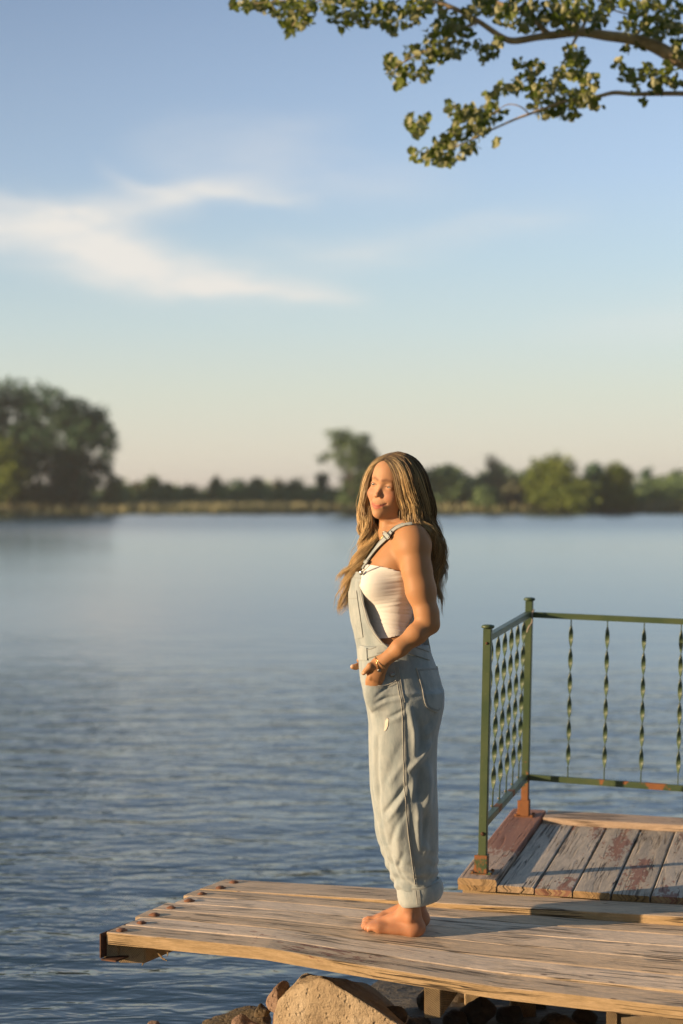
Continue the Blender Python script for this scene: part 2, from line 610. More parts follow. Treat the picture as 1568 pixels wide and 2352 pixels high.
tree('thin see-through tree with tall wispy top right of the woman', 1135, 1050, 40, 'grey', 256, n=560, ls=0.3, seed=13,
     lobes=[(1132, 1065, 20, 1.1), (1150, 1095, 18, 1.0), (1118, 1100, 12, 1.0), (1140, 1125, 26, 0.8)])
tree('broad sunlit green tree with the highest top right of the woman', 1262, 1052, 62, 'bright', 250, n=2200, seed=14,
     lobes=[(1238, 1075, 22, 1.0), (1270, 1070, 24, 1.0), (1300, 1078, 24, 0.9), (1230, 1115, 30, 0.9), (1275, 1110, 34, 0.9), (1315, 1115, 26, 0.9), (1265, 1150, 55, 0.4)])
tree('small brown green shrub between the wispy tree and the sunlit tree', 1185, 1112, 42, 'grey', 252, n=800, seed=15, name='bush', cat='bush')
tree('dark tree behind between the two sunlit trees on the right', 1365, 1068, 40, 'dark', 272, n=1100, seed=16)
tree('bright round bush low at the water between the sunlit trees', 1328, 1108, 42, 'bright', 247, n=900, seed=17, name='bush', cat='bush',
     lobes=[(1310, 1135, 26, 0.7), (1345, 1130, 26, 0.7), (1328, 1155, 38, 0.4)])
tree('yellow green tree, rightmost of the sunlit ones', 1418, 1064, 44, 'bright', 251, n=1500, seed=18,
     lobes=[(1410, 1085, 22, 0.9), (1428, 1100, 26, 0.9), (1395, 1120, 26, 0.9), (1430, 1140, 32, 0.7), (1400, 1155, 40, 0.4)])
tree('distant dark tree right of the yellow green tree', 1482, 1082, 32, 'dark', 300, n=700, seed=19)
tree('last dark green tree at the right edge of the far bank', 1552, 1083, 26, 'mid', 300, n=700, seed=20)
tree('low dark shrub at the water behind the woman on the right', 1110, 1128, 45, 'mid', 249, n=800, seed=21, name='bush', cat='bush')
for px, top, lb in ((1640, 1070, 'green tree just past the right edge of the far row'), (-230, 930, 'dark tree just past the left edge of the big clump')):
    tree(lb, px, top, 70, 'dark', 252, n=1600, seed=px)


def brush():
    """low scrub that joins the far trees into one band"""
    rnd = np.random.RandomState(9)
    V, F, T = [], [], []
    for i in range(11500):
        px = rnd.uniform(-250, 1800) if i < 6500 else rnd.choice([rnd.uniform(-1600, -250), rnd.uniform(1800, 3200)])
        d = rnd.uniform(256, 300)
        x = (px - HX) / FPX * d
        dens = mnoise.noise(Vector((px * 0.012, 3.3, 0))) + 0.35 * (px > 960) + 0.1
        if dens < rnd.uniform(-0.6, 0.1):
            continue
        hgt = (1.5 + 2.6 * max(0, dens)) * (1.35 if px > 960 else 1.0)
        cc = np.array([x, d, fbank(x, d) + rnd.rand() ** 0.8 * hgt])
        t = rnd.rand()
        for q in range(9):
            p = cc + rnd.normal(size=3) * 0.4
            a = rnd.normal(size=3); a /= np.linalg.norm(a)
            b = np.cross(a, rnd.normal(size=3)); b /= np.linalg.norm(b)
            s = rnd.uniform(0.2, 0.42)
            i0 = len(V)
            V += [p - a * s, p + b * s * 0.6, p + a * s, p - b * s * 0.6]
            F.append((i0, i0 + 1, i0 + 2, i0 + 3))
            T += [t * 0.7 + rnd.rand() * 0.3] * 4
    o = mk('brush', np.array(V), F, LEAFM['mid'], smooth=False, attrs={'tone': T})
    tag(o, 'low green scrub growing between the far trees', 'brush', kind='stuff')


brush()


def reeds():
    rnd = np.random.RandomState(5)
    V, F, T = [], [], []
    for i in range(9000):
        x = rnd.uniform(-75, 75)
        dpt = rnd.rand() ** 1.5 * 22
        y = 244 + 4 * math.sin(x * 0.05) + 2.5 * math.sin(x * 0.17 + 1) - 0.6 + dpt
        z = fbank(x, y) - 0.1
        h = rnd.uniform(0.7, 1.4) * (0.5 if dpt < 1.5 else 0.9)
        w = rnd.uniform(0.10, 0.35)
        a = rnd.rand() * 3.14
        dx, dy = math.cos(a) * w, math.sin(a) * w
        i0 = len(V)
        l = rnd.uniform(-0.2, 0.2)
        V += [(x - dx, y - dy, z), (x + dx, y + dy, z), (x + dx * .4 + l, y + dy * .4, z + h), (x - dx * .5 + l, y - dy * .5, z + h)]
        F.append((i0, i0 + 1, i0 + 2, i0 + 3))
        T += [0.0 if dpt < 1.2 else rnd.uniform(0.3, 1.0)] * 4
    m_ = mat_leaf('dry_bank_grass', (0.10, 0.13, 0.06), (0.36, 0.34, 0.19), trans=0.2)
    o = mk('grass', np.array(V), F, m_, smooth=False, attrs={'tone': T})
    tag(o, 'dry yellow grass and reeds along the far bank', 'grass', kind='stuff')


reeds()


# ------------------------------------------------------------------ thin evening haze over the lake
def haze():
    m_ = bpy.data.materials.new('evening_haze'); m_.use_nodes = True
    nt = m_.node_tree
    nt.nodes.remove(nt.nodes['Principled BSDF'])
    v = nt.nodes.new('ShaderNodeVolumePrincipled')
    v.inputs['Color'].default_value = (0.92, 0.93, 0.95, 1)
    v.inputs['Density'].default_value = 0.0003
    v.inputs['Anisotropy'].default_value = 0.2
    nt.links.new(v.outputs[0], nt.nodes['Material Output'].inputs['Volume'])
    x0, x1, y0, y1, z0, z1 = -2700, 2700, -80, 4300, -3.0, 30.0
    vs = [(x, y, z) for x in (x0, x1) for y in (y0, y1) for z in (z0, z1)]
    fs = [(0, 1, 3, 2), (4, 6, 7, 5), (0, 4, 5, 1), (2, 3, 7, 6), (0, 2, 6, 4), (1, 5, 7, 3)]
    o = mk('haze', vs, fs, m_, smooth=False)
    tag(o, kind='stuff')


haze()

# ------------------------------------------------------------------ weathered wood
def mat_wood(name, grey, tan, fresh=None, paint=(0.25, 0.115, 0.085), knots=True):
    """UV: u runs along the board in metres, v across (metres) plus a per-board offset; 'paint' attribute keeps old red paint"""
    m_, nt = mat(name)
    uvn = nt.new('ShaderNodeUVMap', uv_map='UVMap')
    uv = uvn.outputs[0]
    pa = nt.new('ShaderNodeAttribute', attribute_name='paint').outputs['Fac']
    bd = nt.new('ShaderNodeAttribute', attribute_name='board').outputs['Fac']
    grain = nt.noise(nt.mapping(uv, scale=(11, 95, 1)), 1.0, 6, 0.72, 0.6)
    fine = nt.noise(nt.mapping(uv, scale=(55, 300, 1)), 1.0, 4, 0.65)
    blot = nt.noise(nt.mapping(uv, scale=(5.0, 13, 1), loc=(4, 2, 0)), 1.0, 5, 0.7, 0.8)
    c = nt.mix(nt.step(grain, 0.32, 0.68), grey, tan)
    c = nt.mix(nt.m('MULTIPLY', nt.step(blot, 0.47, 0.72), 0.6), c, tuple(x * 0.66 for x in grey))
    c = nt.mix(nt.m('MULTIPLY', nt.step(fine, 0.50, 0.78), 0.45), c, tuple(x * 0.45 for x in grey))
    hsv = nt.new('ShaderNodeHueSaturation')
    nt.put(hsv.inputs['Value'], nt.m('MULTIPLY_ADD', bd, 0.22, 0.89))
    nt.put(hsv.inputs['Saturation'], nt.m('MULTIPLY_ADD', bd, -0.3, 1.1))
    nt.put(hsv.inputs['Color'], c)
    c = hsv.outputs[0]
    # long drying cracks
    crk = nt.noise(nt.mapping(uv, scale=(1.4, 60, 1), loc=(9, 9, 0)), 1.0, 2, 0.5, 0.1)
    crack = nt.m('SUBTRACT', 1.0, nt.step(nt.m('ABSOLUTE', nt.m('SUBTRACT', crk, 0.5)), 0.006, 0.030))
    crack = nt.m('MULTIPLY', crack, nt.step(nt.noise(nt.mapping(uv, scale=(2.5, 16, 1)), 1.0, 2, 0.5), 0.46, 0.56))
    c = nt.mix(nt.m('MULTIPLY', crack, 0.8), c, (0.035, 0.025, 0.018))
    # old paint flakes
    fl = nt.noise(nt.mapping(uv, scale=(13, 40, 1), loc=(1, 5, 0)), 1.0, 5, 0.7, 0.3)
    fm = nt.step(nt.m('ADD', fl, nt.m('MULTIPLY_ADD', pa, 0.5, -0.5)), 0.34, 0.39)
    fm = nt.m('MULTIPLY', fm, nt.step(pa, 0.02, 0.1))
    c = nt.mix(nt.m('MULTIPLY', fm, 0.85), c, paint)
    h = nt.m('ADD', nt.m('MULTIPLY', grain, 0.6), nt.m('MULTIPLY', fine, 0.25))
    h = nt.m('SUBTRACT', h, nt.m('MULTIPLY', crack, 1.2))
    if knots:
        vo = nt.new('ShaderNodeTexVoronoi', feature='F1')
        nt.put(vo.inputs['Vector'], nt.mapping(uv, scale=(1.5, 4.2, 1)))
        vo.inputs['Scale'].default_value = 1.0
        dst = nt.m('ADD', vo.outputs['Distance'], nt.m('MULTIPLY', nt.m('SUBTRACT', nt.noise(nt.mapping(uv, scale=(30, 60, 1)), 1.0, 3, 0.6), 0.5), 0.10))
        kn = nt.m('SUBTRACT', 1.0, nt.step(dst, 0.04, 0.17))
        sel = nt.step(nt.sep(vo.outputs['Color'])[0], 0.42, 0.46)
        kn = nt.m('MULTIPLY', kn, sel)
        c = nt.mix(nt.m('MULTIPLY', kn, 0.7), c, (0.09, 0.065, 0.04))
        # small dark flecks and nail stains
        vo2 = nt.new('ShaderNodeTexVoronoi', feature='F1')
        nt.put(vo2.inputs['Vector'], nt.mapping(uv, scale=(11, 30, 1)))
        vo2.inputs['Scale'].default_value = 1.0
        k2 = nt.m('MULTIPLY', nt.m('SUBTRACT', 1.0, nt.step(vo2.outputs['Distance'], 0.06, 0.2)), nt.step(nt.sep(vo2.outputs['Color'])[1], 0.60, 0.64))
        c = nt.mix(nt.m('MULTIPLY', k2, 0.75), c, (0.10, 0.05, 0.03))
        h = nt.m('SUBTRACT', h, nt.m('MULTIPLY', kn, 0.6))
    nt.put(nt.bs.inputs['Base Color'], c)
    nt.bs.inputs['Roughness'].default_value = 0.82
    nt.bs.inputs['Specular IOR Level'].default_value = 0.3
    nt.put(nt.bs.inputs['Normal'], nt.bump(h, 1.0, 0.006))
    return m_


M_DECK = mat_wood('weathered_dock_boards', (0.57, 0.46, 0.34), (0.80, 0.62, 0.44))
M_EDGE = mat_wood('fresh_sawn_edge', (0.50, 0.36, 0.20), (0.68, 0.50, 0.30), knots=False)
M_RAMP = mat_wood('grey_walkway_boards', (0.42, 0.375, 0.315), (0.58, 0.50, 0.40))


def board(start, along, across, upv, L, W, T, seg, zf=None, bdid=0.5, paintf=None, wob=0.0015, bev=0.005, seed=0, endcut=None):
    """one plank as (verts, faces, uv, board, paint, matidx). zf(l, w) adds a height; cross-section has eased edges"""
    prof = [(0, -T), (0, -bev), (bev, 0), (W * 0.25, 0.0006), (W * 0.5, 0.0), (W * 0.75, 0.0006), (W - bev, 0), (W, -bev), (W, -T)]
    V, UV, PA = [], [], []
    n = len(prof)
    for i in range(seg + 1):
        l = L * i / seg
        for k, (w, h) in enumerate(prof):
            l2 = l
            if endcut is not None and i <= 2:
                l2 = l + endcut(w) * (1 - i / 3)
            wo = wob * mnoise.noise(Vector((l2 * 2.1 + seed * 3.7, k * 0.7, seed)))
            p = start + along * l2 + across * (w + wo * 1.5) + upv * (h + wo)
            if zf is not None:
                p = p + Vector((0, 0, zf(l2, w)))
            V.append(p)
            vv = w if k not in (0, 8) else (w + (T if k == 8 else -T))
            UV.append((l2 + seed * 3.1, vv + seed * 1.7))
            PA.append(paintf(l2, w) if paintf else 0.0)
    F = []
    for i in range(seg):
        for k in range(n - 1):
            F.append((i * n + k, i * n + k + 1, (i + 1) * n + k + 1, (i + 1) * n + k))
        F.append((i * n + n - 1, i * n, (i + 1) * n, (i + 1) * n + n - 1))
    F.append(tuple(range(n))[::-1])
    F.append(tuple(seg * n + k for k in range(n)))
    return V, F, UV, [bdid] * len(V), PA


def join_boards(name, boards, mats, parent, matf=None):
    V, F, UV, B, PA, ends = [], [], [], [], [], []
    for bd in boards:
        o = len(V)
        V += bd[0]; UV += bd[2]; B += bd[3]; PA += bd[4]
        F += [tuple(i + o for i in f) for f in bd[1]]
    ob = mk(name, V, F, mats[0], parent, smooth=False, uv=UV, attrs={'board': B, 'paint': PA})
    for m2 in mats[1:]:
        ob.data.materials.append(m2)
    if matf:
        for p in ob.data.polygons:
            p.material_index = matf(p)
    return ob


# ------------------------------------------------------------------ dock: long boards with warped, sagging front
DIR = Vector((1, -0.267, 0)).normalized()
ACR = Vector((-0.267, -1, 0)).normalized()      # towards the camera, across the boards
F0 = Vector((-0.438, 7.18, 0))                  # far left corner


def yfar(x):
    return 7.18 - 0.267 * (x + 0.438)


def front_drop(x):
    return float(interp(x, [-0.85, -0.5, -0.228, 0.045, 0.30, 0.54, 1.09, 2.0, 3.5], [0.020, 0.0326, 0.042, 0.074, 0.100, 0.124, 0.150, 0.18, 0.2]))


def step_drop(x):
    return float(interp(x, [-0.35, 0.0, 0.35, 0.9, 1.3, 3.5], [0.001, 0.007, 0.017, 0.028, 0.031, 0.034]))


WF = 0.200          # far raised plank
NB, WBD = 6, 0.1095  # the other boards
DEPTH = WF + NB * WBD + 0.01
ZTOP = CZ - 1.478


def deck_h(x, s):
    """height of the dock surface, s metres from the far edge"""
    t = (s - WF) / (DEPTH - WF)
    if t < 0:
        return ZTOP + 0.0 * x
    S = step_drop(x)
    return ZTOP - S - (front_drop(x) - S) * t ** 1.5


dock = empty('dock', (0.3, 6.6, ZTOP))
tag(dock, 'weathered low wooden dock whose left end juts over the water under the barefoot woman', 'dock')
LEN = 3.9
# left ends of the boards follow a slanted line from the far corner to the near corner
E0, E1 = Vector((-0.438, 7.18, 0)), Vector((-0.822, 6.395, 0))


def end_l(s):
    """position along DIR (from F0) of the sawn end, s metres across"""
    tot = (E1 - E0).dot(ACR)
    return (E1 - E0).dot(DIR) * s / tot


def red(l, w, x):
    return 0


far = []
base = F0.copy()
s_ = 0.0
boards = []
rb = random.Random(4)
widths = [WF] + [WBD] * NB
for k, w_ in enumerate(widths):
    gap = 0.003 if k else 0.0
    w2 = w_ - 0.004
    l0 = end_l(s_ + w_ / 2) + rb.uniform(-0.020, 0.016)
    st = Vector((F0.x, F0.y, 0)) + DIR * l0 + ACR * (s_ + gap)
    sc, k_ = s_, k

    def zf(l, w, st=st, s0=s_, wd=w_, k=k):
        x = (st + DIR * l).x
        if k == 0:
            return deck_h(x, 0)
        hc = deck_h(x, s0 + wd / 2)
        return hc + (0.62 if k == 6 else 0.94 if k == 5 else 1.0) * (deck_h(x, s0 + w) - hc)

    def pf(l, w, k=k, st=st):
        x = (st + DIR * l).x
        if k == 6:   # red paint left along the front board
            return max(0, 1 - abs(x + 0.05) / 0.75) * (0.75 if w < 0.08 else 0.45) + max(0, 1 - abs(x - 1.1) / 0.9) * 0.25
        if k == 5:
            return max(0, 1 - abs(x + 0.25) / 0.4) * 0.62 if w > 0.05 else 0.1
        if k == 0:
            return max(0, 1 - abs(x - 0.55) / 0.35) * 0.45
        return 0.27

    slope = (end_l(1.0))

    def ec(w, wc=w_ / 2, sl_=slope):
        return (w - wc) * sl_
    boards.append(board(st, DIR, ACR, Vector((0, 0, 1)), LEN, w2, 0.041 if k else 0.040, 90, zf, rb.random(), pf, wob=0.0009, seed=k + 1, bev=0.0022 + 0.001 * rb.random(), endcut=ec))
    s_ += w_


def mf(p):
    n = p.normal
    return 1 if n.dot(ACR) > 0.75 else 0


def mfd(p):
    s_mid = (p.center - Vector((F0.x, F0.y, 0))).dot(ACR)
    return 1 if p.normal.dot(ACR) > 0.75 and (s_mid > DEPTH - 0.022 or (s_mid > DEPTH - 0.14 and p.center.x > 0.1)) else 0


join_boards('raised_plank', boards[:1], [M_DECK, M_EDGE], dock, mf)
o = join_boards('decking', boards[1:], [M_DECK, M_EDGE], dock, mfd)


def mat_rust(name, c1, c2):
    m_, nt = mat(name)
    tc = nt.new('ShaderNodeTexCoord')
    n = nt.noise(tc.outputs['Object'], 45, 5, 0.65)
    nt.put(nt.bs.inputs['Base Color'], nt.ramp(n, [(0.35, c1), (0.65, c2)]))
    nt.bs.inputs['Roughness'].default_value = 0.8
    nt.bs.inputs['Metallic'].default_value = 0.2
    nt.put(nt.bs.inputs['Normal'], nt.bump(n, 0.8, 0.004))
    return m_


M_RUST = mat_rust('rusty_iron', (0.13, 0.055, 0.03), (0.27, 0.125, 0.065))
M_IRON = mat_rust('dark_rusted_iron', (0.045, 0.025, 0.018), (0.16, 0.07, 0.035))

# rusty bolt heads with washers, one per board end
for k in range(8):
    s0 = 0.055 + k * (DEPTH - 0.10) / 7
    l0 = end_l(s0) + 0.045 + rb.uniform(-0.006, 0.012)
    c = F0 + DIR * l0 + ACR * s0
    c.z = deck_h(c.x, s0) + 0.001
    b_ = MB()
    rr = rb.uniform(0.7, 1.1) * (1.2 if k == 3 else 1)
    prof = [(0.0, -0.004), (0.0185, -0.004), (0.019, 0.002), (0.0135, 0.0028), (0.0125, 0.005), (0.009, 0.0068), (0.004, 0.0076), (0.0, 0.0078)]
    vs, fs = [], []
    for r_, h_ in prof:
        for a in range(14):
            aa = a / 14 * 6.283
            j = 1 + 0.08 * math.sin(aa * 3 + k)
            vs.append(c + Vector((math.cos(aa) * r_ * rr * j, math.sin(aa) * r_ * rr * j, h_ * rr)))
    for i in range(len(prof) - 1):
        for a in range(14):
            a2 = (a + 1) % 14
            fs.append((i * 14 + a, i * 14 + a2, (i + 1) * 14 + a2, (i + 1) * 14 + a))
    b_.add(vs, fs)
    b_.build('bolt', M_RUST, dock, True)

# iron angle that wraps the left end
ev = (E1 - E0).normalized()
en = Vector((-ev.y, ev.x, 0))
if en.x > 0: en = -en
b_ = MB()
st = E0 + en * 0.004 - ev * 0.01 + Vector((0, 0, ZTOP - 0.110))
b_.box(st, ev * 0.895, en * 0.007, Vector((0, 0, 0.085)), 0.0015)
b_.box(st + Vector((0, 0, -0.0065)), ev * 0.897, en * -0.062, Vector((0, 0, 0.006)), 0.001)
b_.build('edge_angle', M_IRON, dock)


# joists
def mat_endgrain():
    m_, nt = mat('joist_timber')
    tc = nt.new('ShaderNodeTexCoord')
    p = nt.mapping(tc.outputs['Object'], scale=(1, 0.15, 1), loc=(0.05, 0, 0.1))
    w = nt.new('ShaderNodeTexWave', wave_type='RINGS', rings_direction='Y')
    nt.put(w.inputs['Vector'], p)
    w.inputs['Scale'].default_value = 55
    w.inputs['Distortion'].default_value = 2.0
    w.inputs['Detail'].default_value = 3
    w.inputs['Detail Scale'].default_value = 1.5
    n = nt.noise(tc.outputs['Object'], 30, 5, 0.6)
    c = nt.mix(w.outputs['Fac'], (0.33, 0.235, 0.13), (0.50, 0.37, 0.21))
    c = nt.mix(nt.m('MULTIPLY', nt.step(n, 0.5, 0.7), 0.6), c, (0.20, 0.15, 0.09))
    nt.put(nt.bs.inputs['Base Color'], c)
    nt.bs.inputs['Roughness'].default_value = 0.85
    nt.put(nt.bs.inputs['Normal'], nt.bump(nt.m('ADD', w.outputs['Fac'], n), 0.5, 0.003))
    return m_


M_JOIST = mat_endgrain()


def joist(px0, px1, pytop, pybot, dist, runv, jag=0.0):
    a = P(px0, pytop, dist); b = P(px1, pytop, dist); c = P(px0, pybot, dist)
    mb_ = MB()
    mb_.box(Vector((a.x, dist, c.z)), Vector((b.x - a.x, 0, 0)), runv, Vector((0, 0, a.z - c.z)), 0.003)
    # jitter for rough-sawn look
    for v in mb_.v:
        v += Vector((mnoise.noise(v * 20), mnoise.noise(v * 21 + Vector((3, 0, 0))), mnoise.noise(v * 19 + Vector((0, 5, 0))))) * (0.002 + jag)
    return mb_.build('joist', M_JOIST, dock)


joist(272, 333, 2169, 2211, 6.43, -ev * 0.80)
joist(236, 270, 2167, 2203, 6.42, -ev * 0.80, 0.004)
joist(973, 1012, 2247, 2338, 6.20, Vector((0.24, 0.9, 0.02)))
joist(1392, 1418, 2324, 2420, 6.02, Vector((0.24, 0.9, 0.02)))
joist(1424, 1700, 2334, 2420, 5.90, Vector((0.24, 0.04, 0.0)))
# splinters hanging from the rotted left joist
for (x0, y0, x1, y1, r_) in ((329, 2206, 326, 2217, 0.004), (360, 2186, 376, 2204, 0.004), (385, 2186, 383, 2196, 0.003), (560 - 6, 2196, 583, 2193, 0.002), (375, 2201, 383, 2206, .003)):
    b_ = MB()
    b_.tube([P(x0, y0, 6.44), P((x0 + x1) / 2 + 1, (y0 + y1) / 2, 6.435), P(x1, y1, 6.43)], [r_, r_ * 0.8, r_ * 0.35], 5)
    b_.build('splinter', M_EDGE, dock)
# shallow uprights that carry the dock
for x, y in ((0.62, 6.75), (1.9, 6.45)):
    b_ = MB()
    b_.box(Vector((x, y, -0.4)), Vector((0.09, 0, 0)), Vector((0, 0.09, 0)), Vector((0, 0, 0.4 + ZTOP - 0.18)), 0.004)
    b_.build('support_post', M_JOIST, dock)


# a long raised grain flake and debris lying on the dock
def scrap(px, py, dist, L_, ang, name='twig'):
    p = P(px, py, dist)
    mb_ = MB()
    d_ = Vector((math.cos(ang), math.sin(ang) * 0.6, 0))
    mb_.tube([p - d_ * L_ / 2, p + Vector((0, 0, 0.006)), p + d_ * L_ / 2 + Vector((0, 0, 0.002))], [0.0015, 0.003, 0.001], 5)
    return mb_


# ------------------------------------------------------------------ walkway platform, tilted up away from the dock
PO = P(1050, 2043, 6.955)
PV = Vector((1, -0.267, -0.012)).normalized()
PU = Vector((0.2711, 1, 0.0577)).normalized()
PW = Vector((0.022, 0, 1)).normalized()
plat = empty('walkway', (PO.x + 0.6, PO.y + 0.4, PO.z))
tag(plat, 'grey wooden walkway platform with peeling red paint behind the dock, inside the green railing', 'walkway')


def PP(a, b, c):
    return PO + PV * a + PU * b + PW * c


CW, RT, CT = 0.148, 0.026, 0.046
DEP = 1.035
pb = []
k = 0
a0 = CW + 0.003
while a0 < 2.6:
    wv = 0.1425
    def pf(l, w, k=k):
        if k == 0:
            return 0.06
        return 0.47 + 0.27 * math.sin(l * 5 + k * 2.1) + 0.2 * math.cos(w * 50 + k)
    pb.append(board(PP(a0 + rb.uniform(0, 0.002), rb.uniform(-0.006, 0.004), RT - 0.001 * (k % 2)), PU, PV, PW, DEP - 0.004, wv - 0.007, RT - 0.002, 24, None, rb.random(), pf, seed=20 + k, bev=0.004))
    a0 += wv
    k += 1


def mf2(p):
    return 1 if p.normal.y < -0.8 else 0


M_RAMPEND = mat_wood('walkway_board_ends', (0.34, 0.23, 0.11), (0.50, 0.33, 0.17), knots=False)
M_PAINTED = mat_wood('red_painted_plank', (0.40, 0.31, 0.25), (0.52, 0.40, 0.31), paint=(0.29, 0.135, 0.095))
join_boards('decking', pb, [M_RAMP, M_RAMPEND], plat, mf2)
cb = [board(PP(0, 0, CT), PU, PV, PW, 1.20, CW, 0.026, 30, None, 0.5, lambda l, w: 0.40 + 0.62 * min(1, max(0, (l - 0.28) / 0.3)), seed=41, bev=0.006),
      board(PP(0.001, 0.004, CT - 0.027), PU, PV, PW, 1.19, CW - 0.004, 0.019, 30, None, 0.3, lambda l, w: 0.2, seed=42, bev=0.003)]
join_boards('edge_plank', cb, [M_PAINTED, M_RAMPEND], plat, mf2)
bb = [board(PP(CW + 0.012, DEP + 0.003, CT + 0.004), PV, PU, PW, 2.5, 0.15, 0.040, 40, None, 0.8, lambda l, w: 0.15 if w > 0.08 else 0, seed=43, bev=0.004)]
M_BACK = mat_wood('newer_back_board', (0.42, 0.29, 0.19), (0.58, 0.42, 0.28), knots=True)
join_boards('back_board', bb, [M_BACK, M_BACK], plat)
# hidden bearers under the walkway
b_ = MB()
for bb_ in (0.05, 0.95):
    b_.box(PP(0.01, bb_, -0.10), PV * 2.55, PU * 0.07, PW * 0.097, 0.003)
for a_ in (0.02, 2.3):
    for bb_ in (0.06, 1.0):
        q = PP(a_, bb_, -0.1)
        b_.box(Vector((q.x, q.y, -0.8)), Vector((0.06, 0, 0)), Vector((0, 0.06, 0)), Vector((0, 0, q.z + 0.8)), 0.003)
b_.build('bearer', M_JOIST, plat)


# ------------------------------------------------------------------ railing
def mat_green():
    m_, nt = mat('green_painted_iron')
    tc = nt.new('ShaderNodeTexCoord')
    ru = nt.new('ShaderNodeAttribute', attribute_name='rust').outputs['Fac']
    n = nt.noise(tc.outputs['Object'], 38, 5, 0.7)
    n2 = nt.noise(tc.outputs['Object'], 7, 3, 0.5)
    c = nt.mix(nt.step(n2, 0.35, 0.7), (0.052, 0.088, 0.040), (0.082, 0.115, 0.052))
    sp = nt.step(nt.noise(tc.outputs['Object'], 160, 2, 0.5), 0.73, 0.76)
    c = nt.mix(nt.m('MULTIPLY', sp, 0.7), c, (0.42, 0.38, 0.22))
    rm = nt.step(nt.m('ADD', n, nt.m('MULTIPLY_ADD', ru, 0.62, -0.5)), 0.26, 0.36)
    c = nt.mix(rm, c, nt.mix(n, (0.17, 0.065, 0.025), (0.32, 0.135, 0.045)))
    nt.put(nt.bs.inputs['Base Color'], c)
    nt.put(nt.bs.inputs['Roughness'], nt.m('MULTIPLY_ADD', rm, 0.4, 0.42))
    nt.put(nt.bs.inputs['Normal'], nt.bump(n, 0.25, 0.002))
    return m_


M_GREEN = mat_green()
M_GALV = mat_rust('dull_steel', (0.25, 0.22, 0.19), (0.42, 0.36, 0.3))
railing = empty('railing', P(1107, 2005, 7.03))
tag(railing, 'green iron railing with twisted flat bars standing on the walkway', 'railing')


def gbuild(mb_, name, parent, rustf=lambda p: 0.0, smooth=False):
    return mk(name, mb_.v, mb_.f, M_GREEN, parent, smooth, attrs={'rust': [rustf(v) for v in mb_.v]})


NB0 = P(1107.5, 2004, 7.03)
FB0 = P(1204.5, 1873, 7.975)
PL = Vector((0.0225, 0.0, 1.0)).normalized()
PH_N, PH_F = 0.930, 0.928
hx = PV * 0.0155; hy = PU * 0.0155


def post(base, H, rusty):
    mb_ = MB()
    mb_.box(base - hx - hy, hx * 2, hy * 2, PL * H, 0.0022)
    o_ = gbuild(mb_, 'post', railing, lambda p: max(0, 1 - (p - base).dot(PL) / (0.30 if rusty else 0.085)) * (1.0 if rusty else 0.85))
    # the box has verts only at its ends; subdivide for rust falloff
    bm = bmesh.new(); bm.from_mesh(o_.data)
    lay = bm.verts.layers.float['rust']
    es = [e for e in bm.edges if abs((e.verts[0].co - e.verts[1].co).normalized().dot(PL)) > 0.95 and e.calc_length() > 0.5]
    bmesh.ops.subdivide_edges(bm, edges=es, cuts=24, use_grid_fill=True)
    for v in bm.verts:
        t_ = (v.co - base).dot(PL)
        v[lay] = max(0, 1 - t_ / (0.32 if rusty else 0.10)) * (1.0 if rusty else 0.85)
    bm.to_mesh(o_.data); bm.free()
    # mushroom cap
    mb_ = MB()
    prof = [(0.0, 0), (0.020, 0), (0.0245, 0.003), (0.0255, 0.008), (0.022, 0.0125), (0.012, 0.0145), (0, 0.015)]
    vs, fs = [], []
    for r_, h_ in prof:
        for a in range(20):
            aa = a / 20 * 6.283
            vs.append(base + PL * (H + h_) + Vector((math.cos(aa) * r_, math.sin(aa) * r_, 0)))
    for i in range(len(prof) - 1):
        for a in range(20):
            a2 = (a + 1) % 20
            fs.append((i * 20 + a, i * 20 + a2, (i + 1) * 20 + a2, (i + 1) * 20 + a))
    mb_.add(vs, fs)
    gbuild(mb_, 'post_cap', o_, smooth=True)
    # welded sleeve with side fins and a base plate
    mb_ = MB()
    sx, sy = PV * 0.021, PU * 0.021
    mb_.box(base - sx - sy, sx * 2, sy * 2, PL * 0.070, 0.002)
    mb_.box(base - sx - PV * 0.011 - PU * 0.004, PV * 0.012, PU * 0.008, PL * 0.066, 0.001)
    mb_.box(base - PV * 0.042 - PU * 0.036, PV * 0.084, PU * 0.072, PL * 0.0045, 0.0015)
    for q in ((-0.034, -0.024), (0.034, -0.024), (-0.034, 0.026), (0.034, 0.026)):
        mb_.tube([base + PV * q[0] + PU * q[1] + PL * 0.003, base + PV * q[0] + PU * q[1] + PL * 0.0105], 0.0062, 6)
    gbuild(mb_, 'socket', o_, lambda p: 0.85 if rusty else (0.55 if (p - base).dot(PL) < 0.03 or (p - base).dot(PL) > 0.06 else 0.2))
    # bolt through the post
    mb_ = MB()
    q = base + PL * (0.152 if not rusty else 0.16) - hy
    mb_.tube([q, q - PU * 0.004, q - PU * 0.0055], [0.0075, 0.0072, 0.004], 10)
    mb_.build('bolt', M_IRON, o_, True)
    mb_ = MB()
    q2 = base + PL * (H - 0.055) - hy
    mb_.tube([q2, q2 - PU * 0.003, q2 - PU * 0.0045], [0.0055, 0.005, 0.003], 10)
    mb_.build('bolt', M_IRON, o_, True)
    return o_


post(NB0, PH_N, False)
post(FB0, PH_F, True)


def bar_box(p0, p1, w, h, upv=PL):
    d = (p1 - p0)
    s = d.normalized().cross(upv).normalized()
    u = s.cross(d.normalized()).normalized()
    mb_ = MB()
    mb_.box(p0 - s * w / 2 - u * h / 2, d, s * w, u * h, 0.0015)
    return mb_


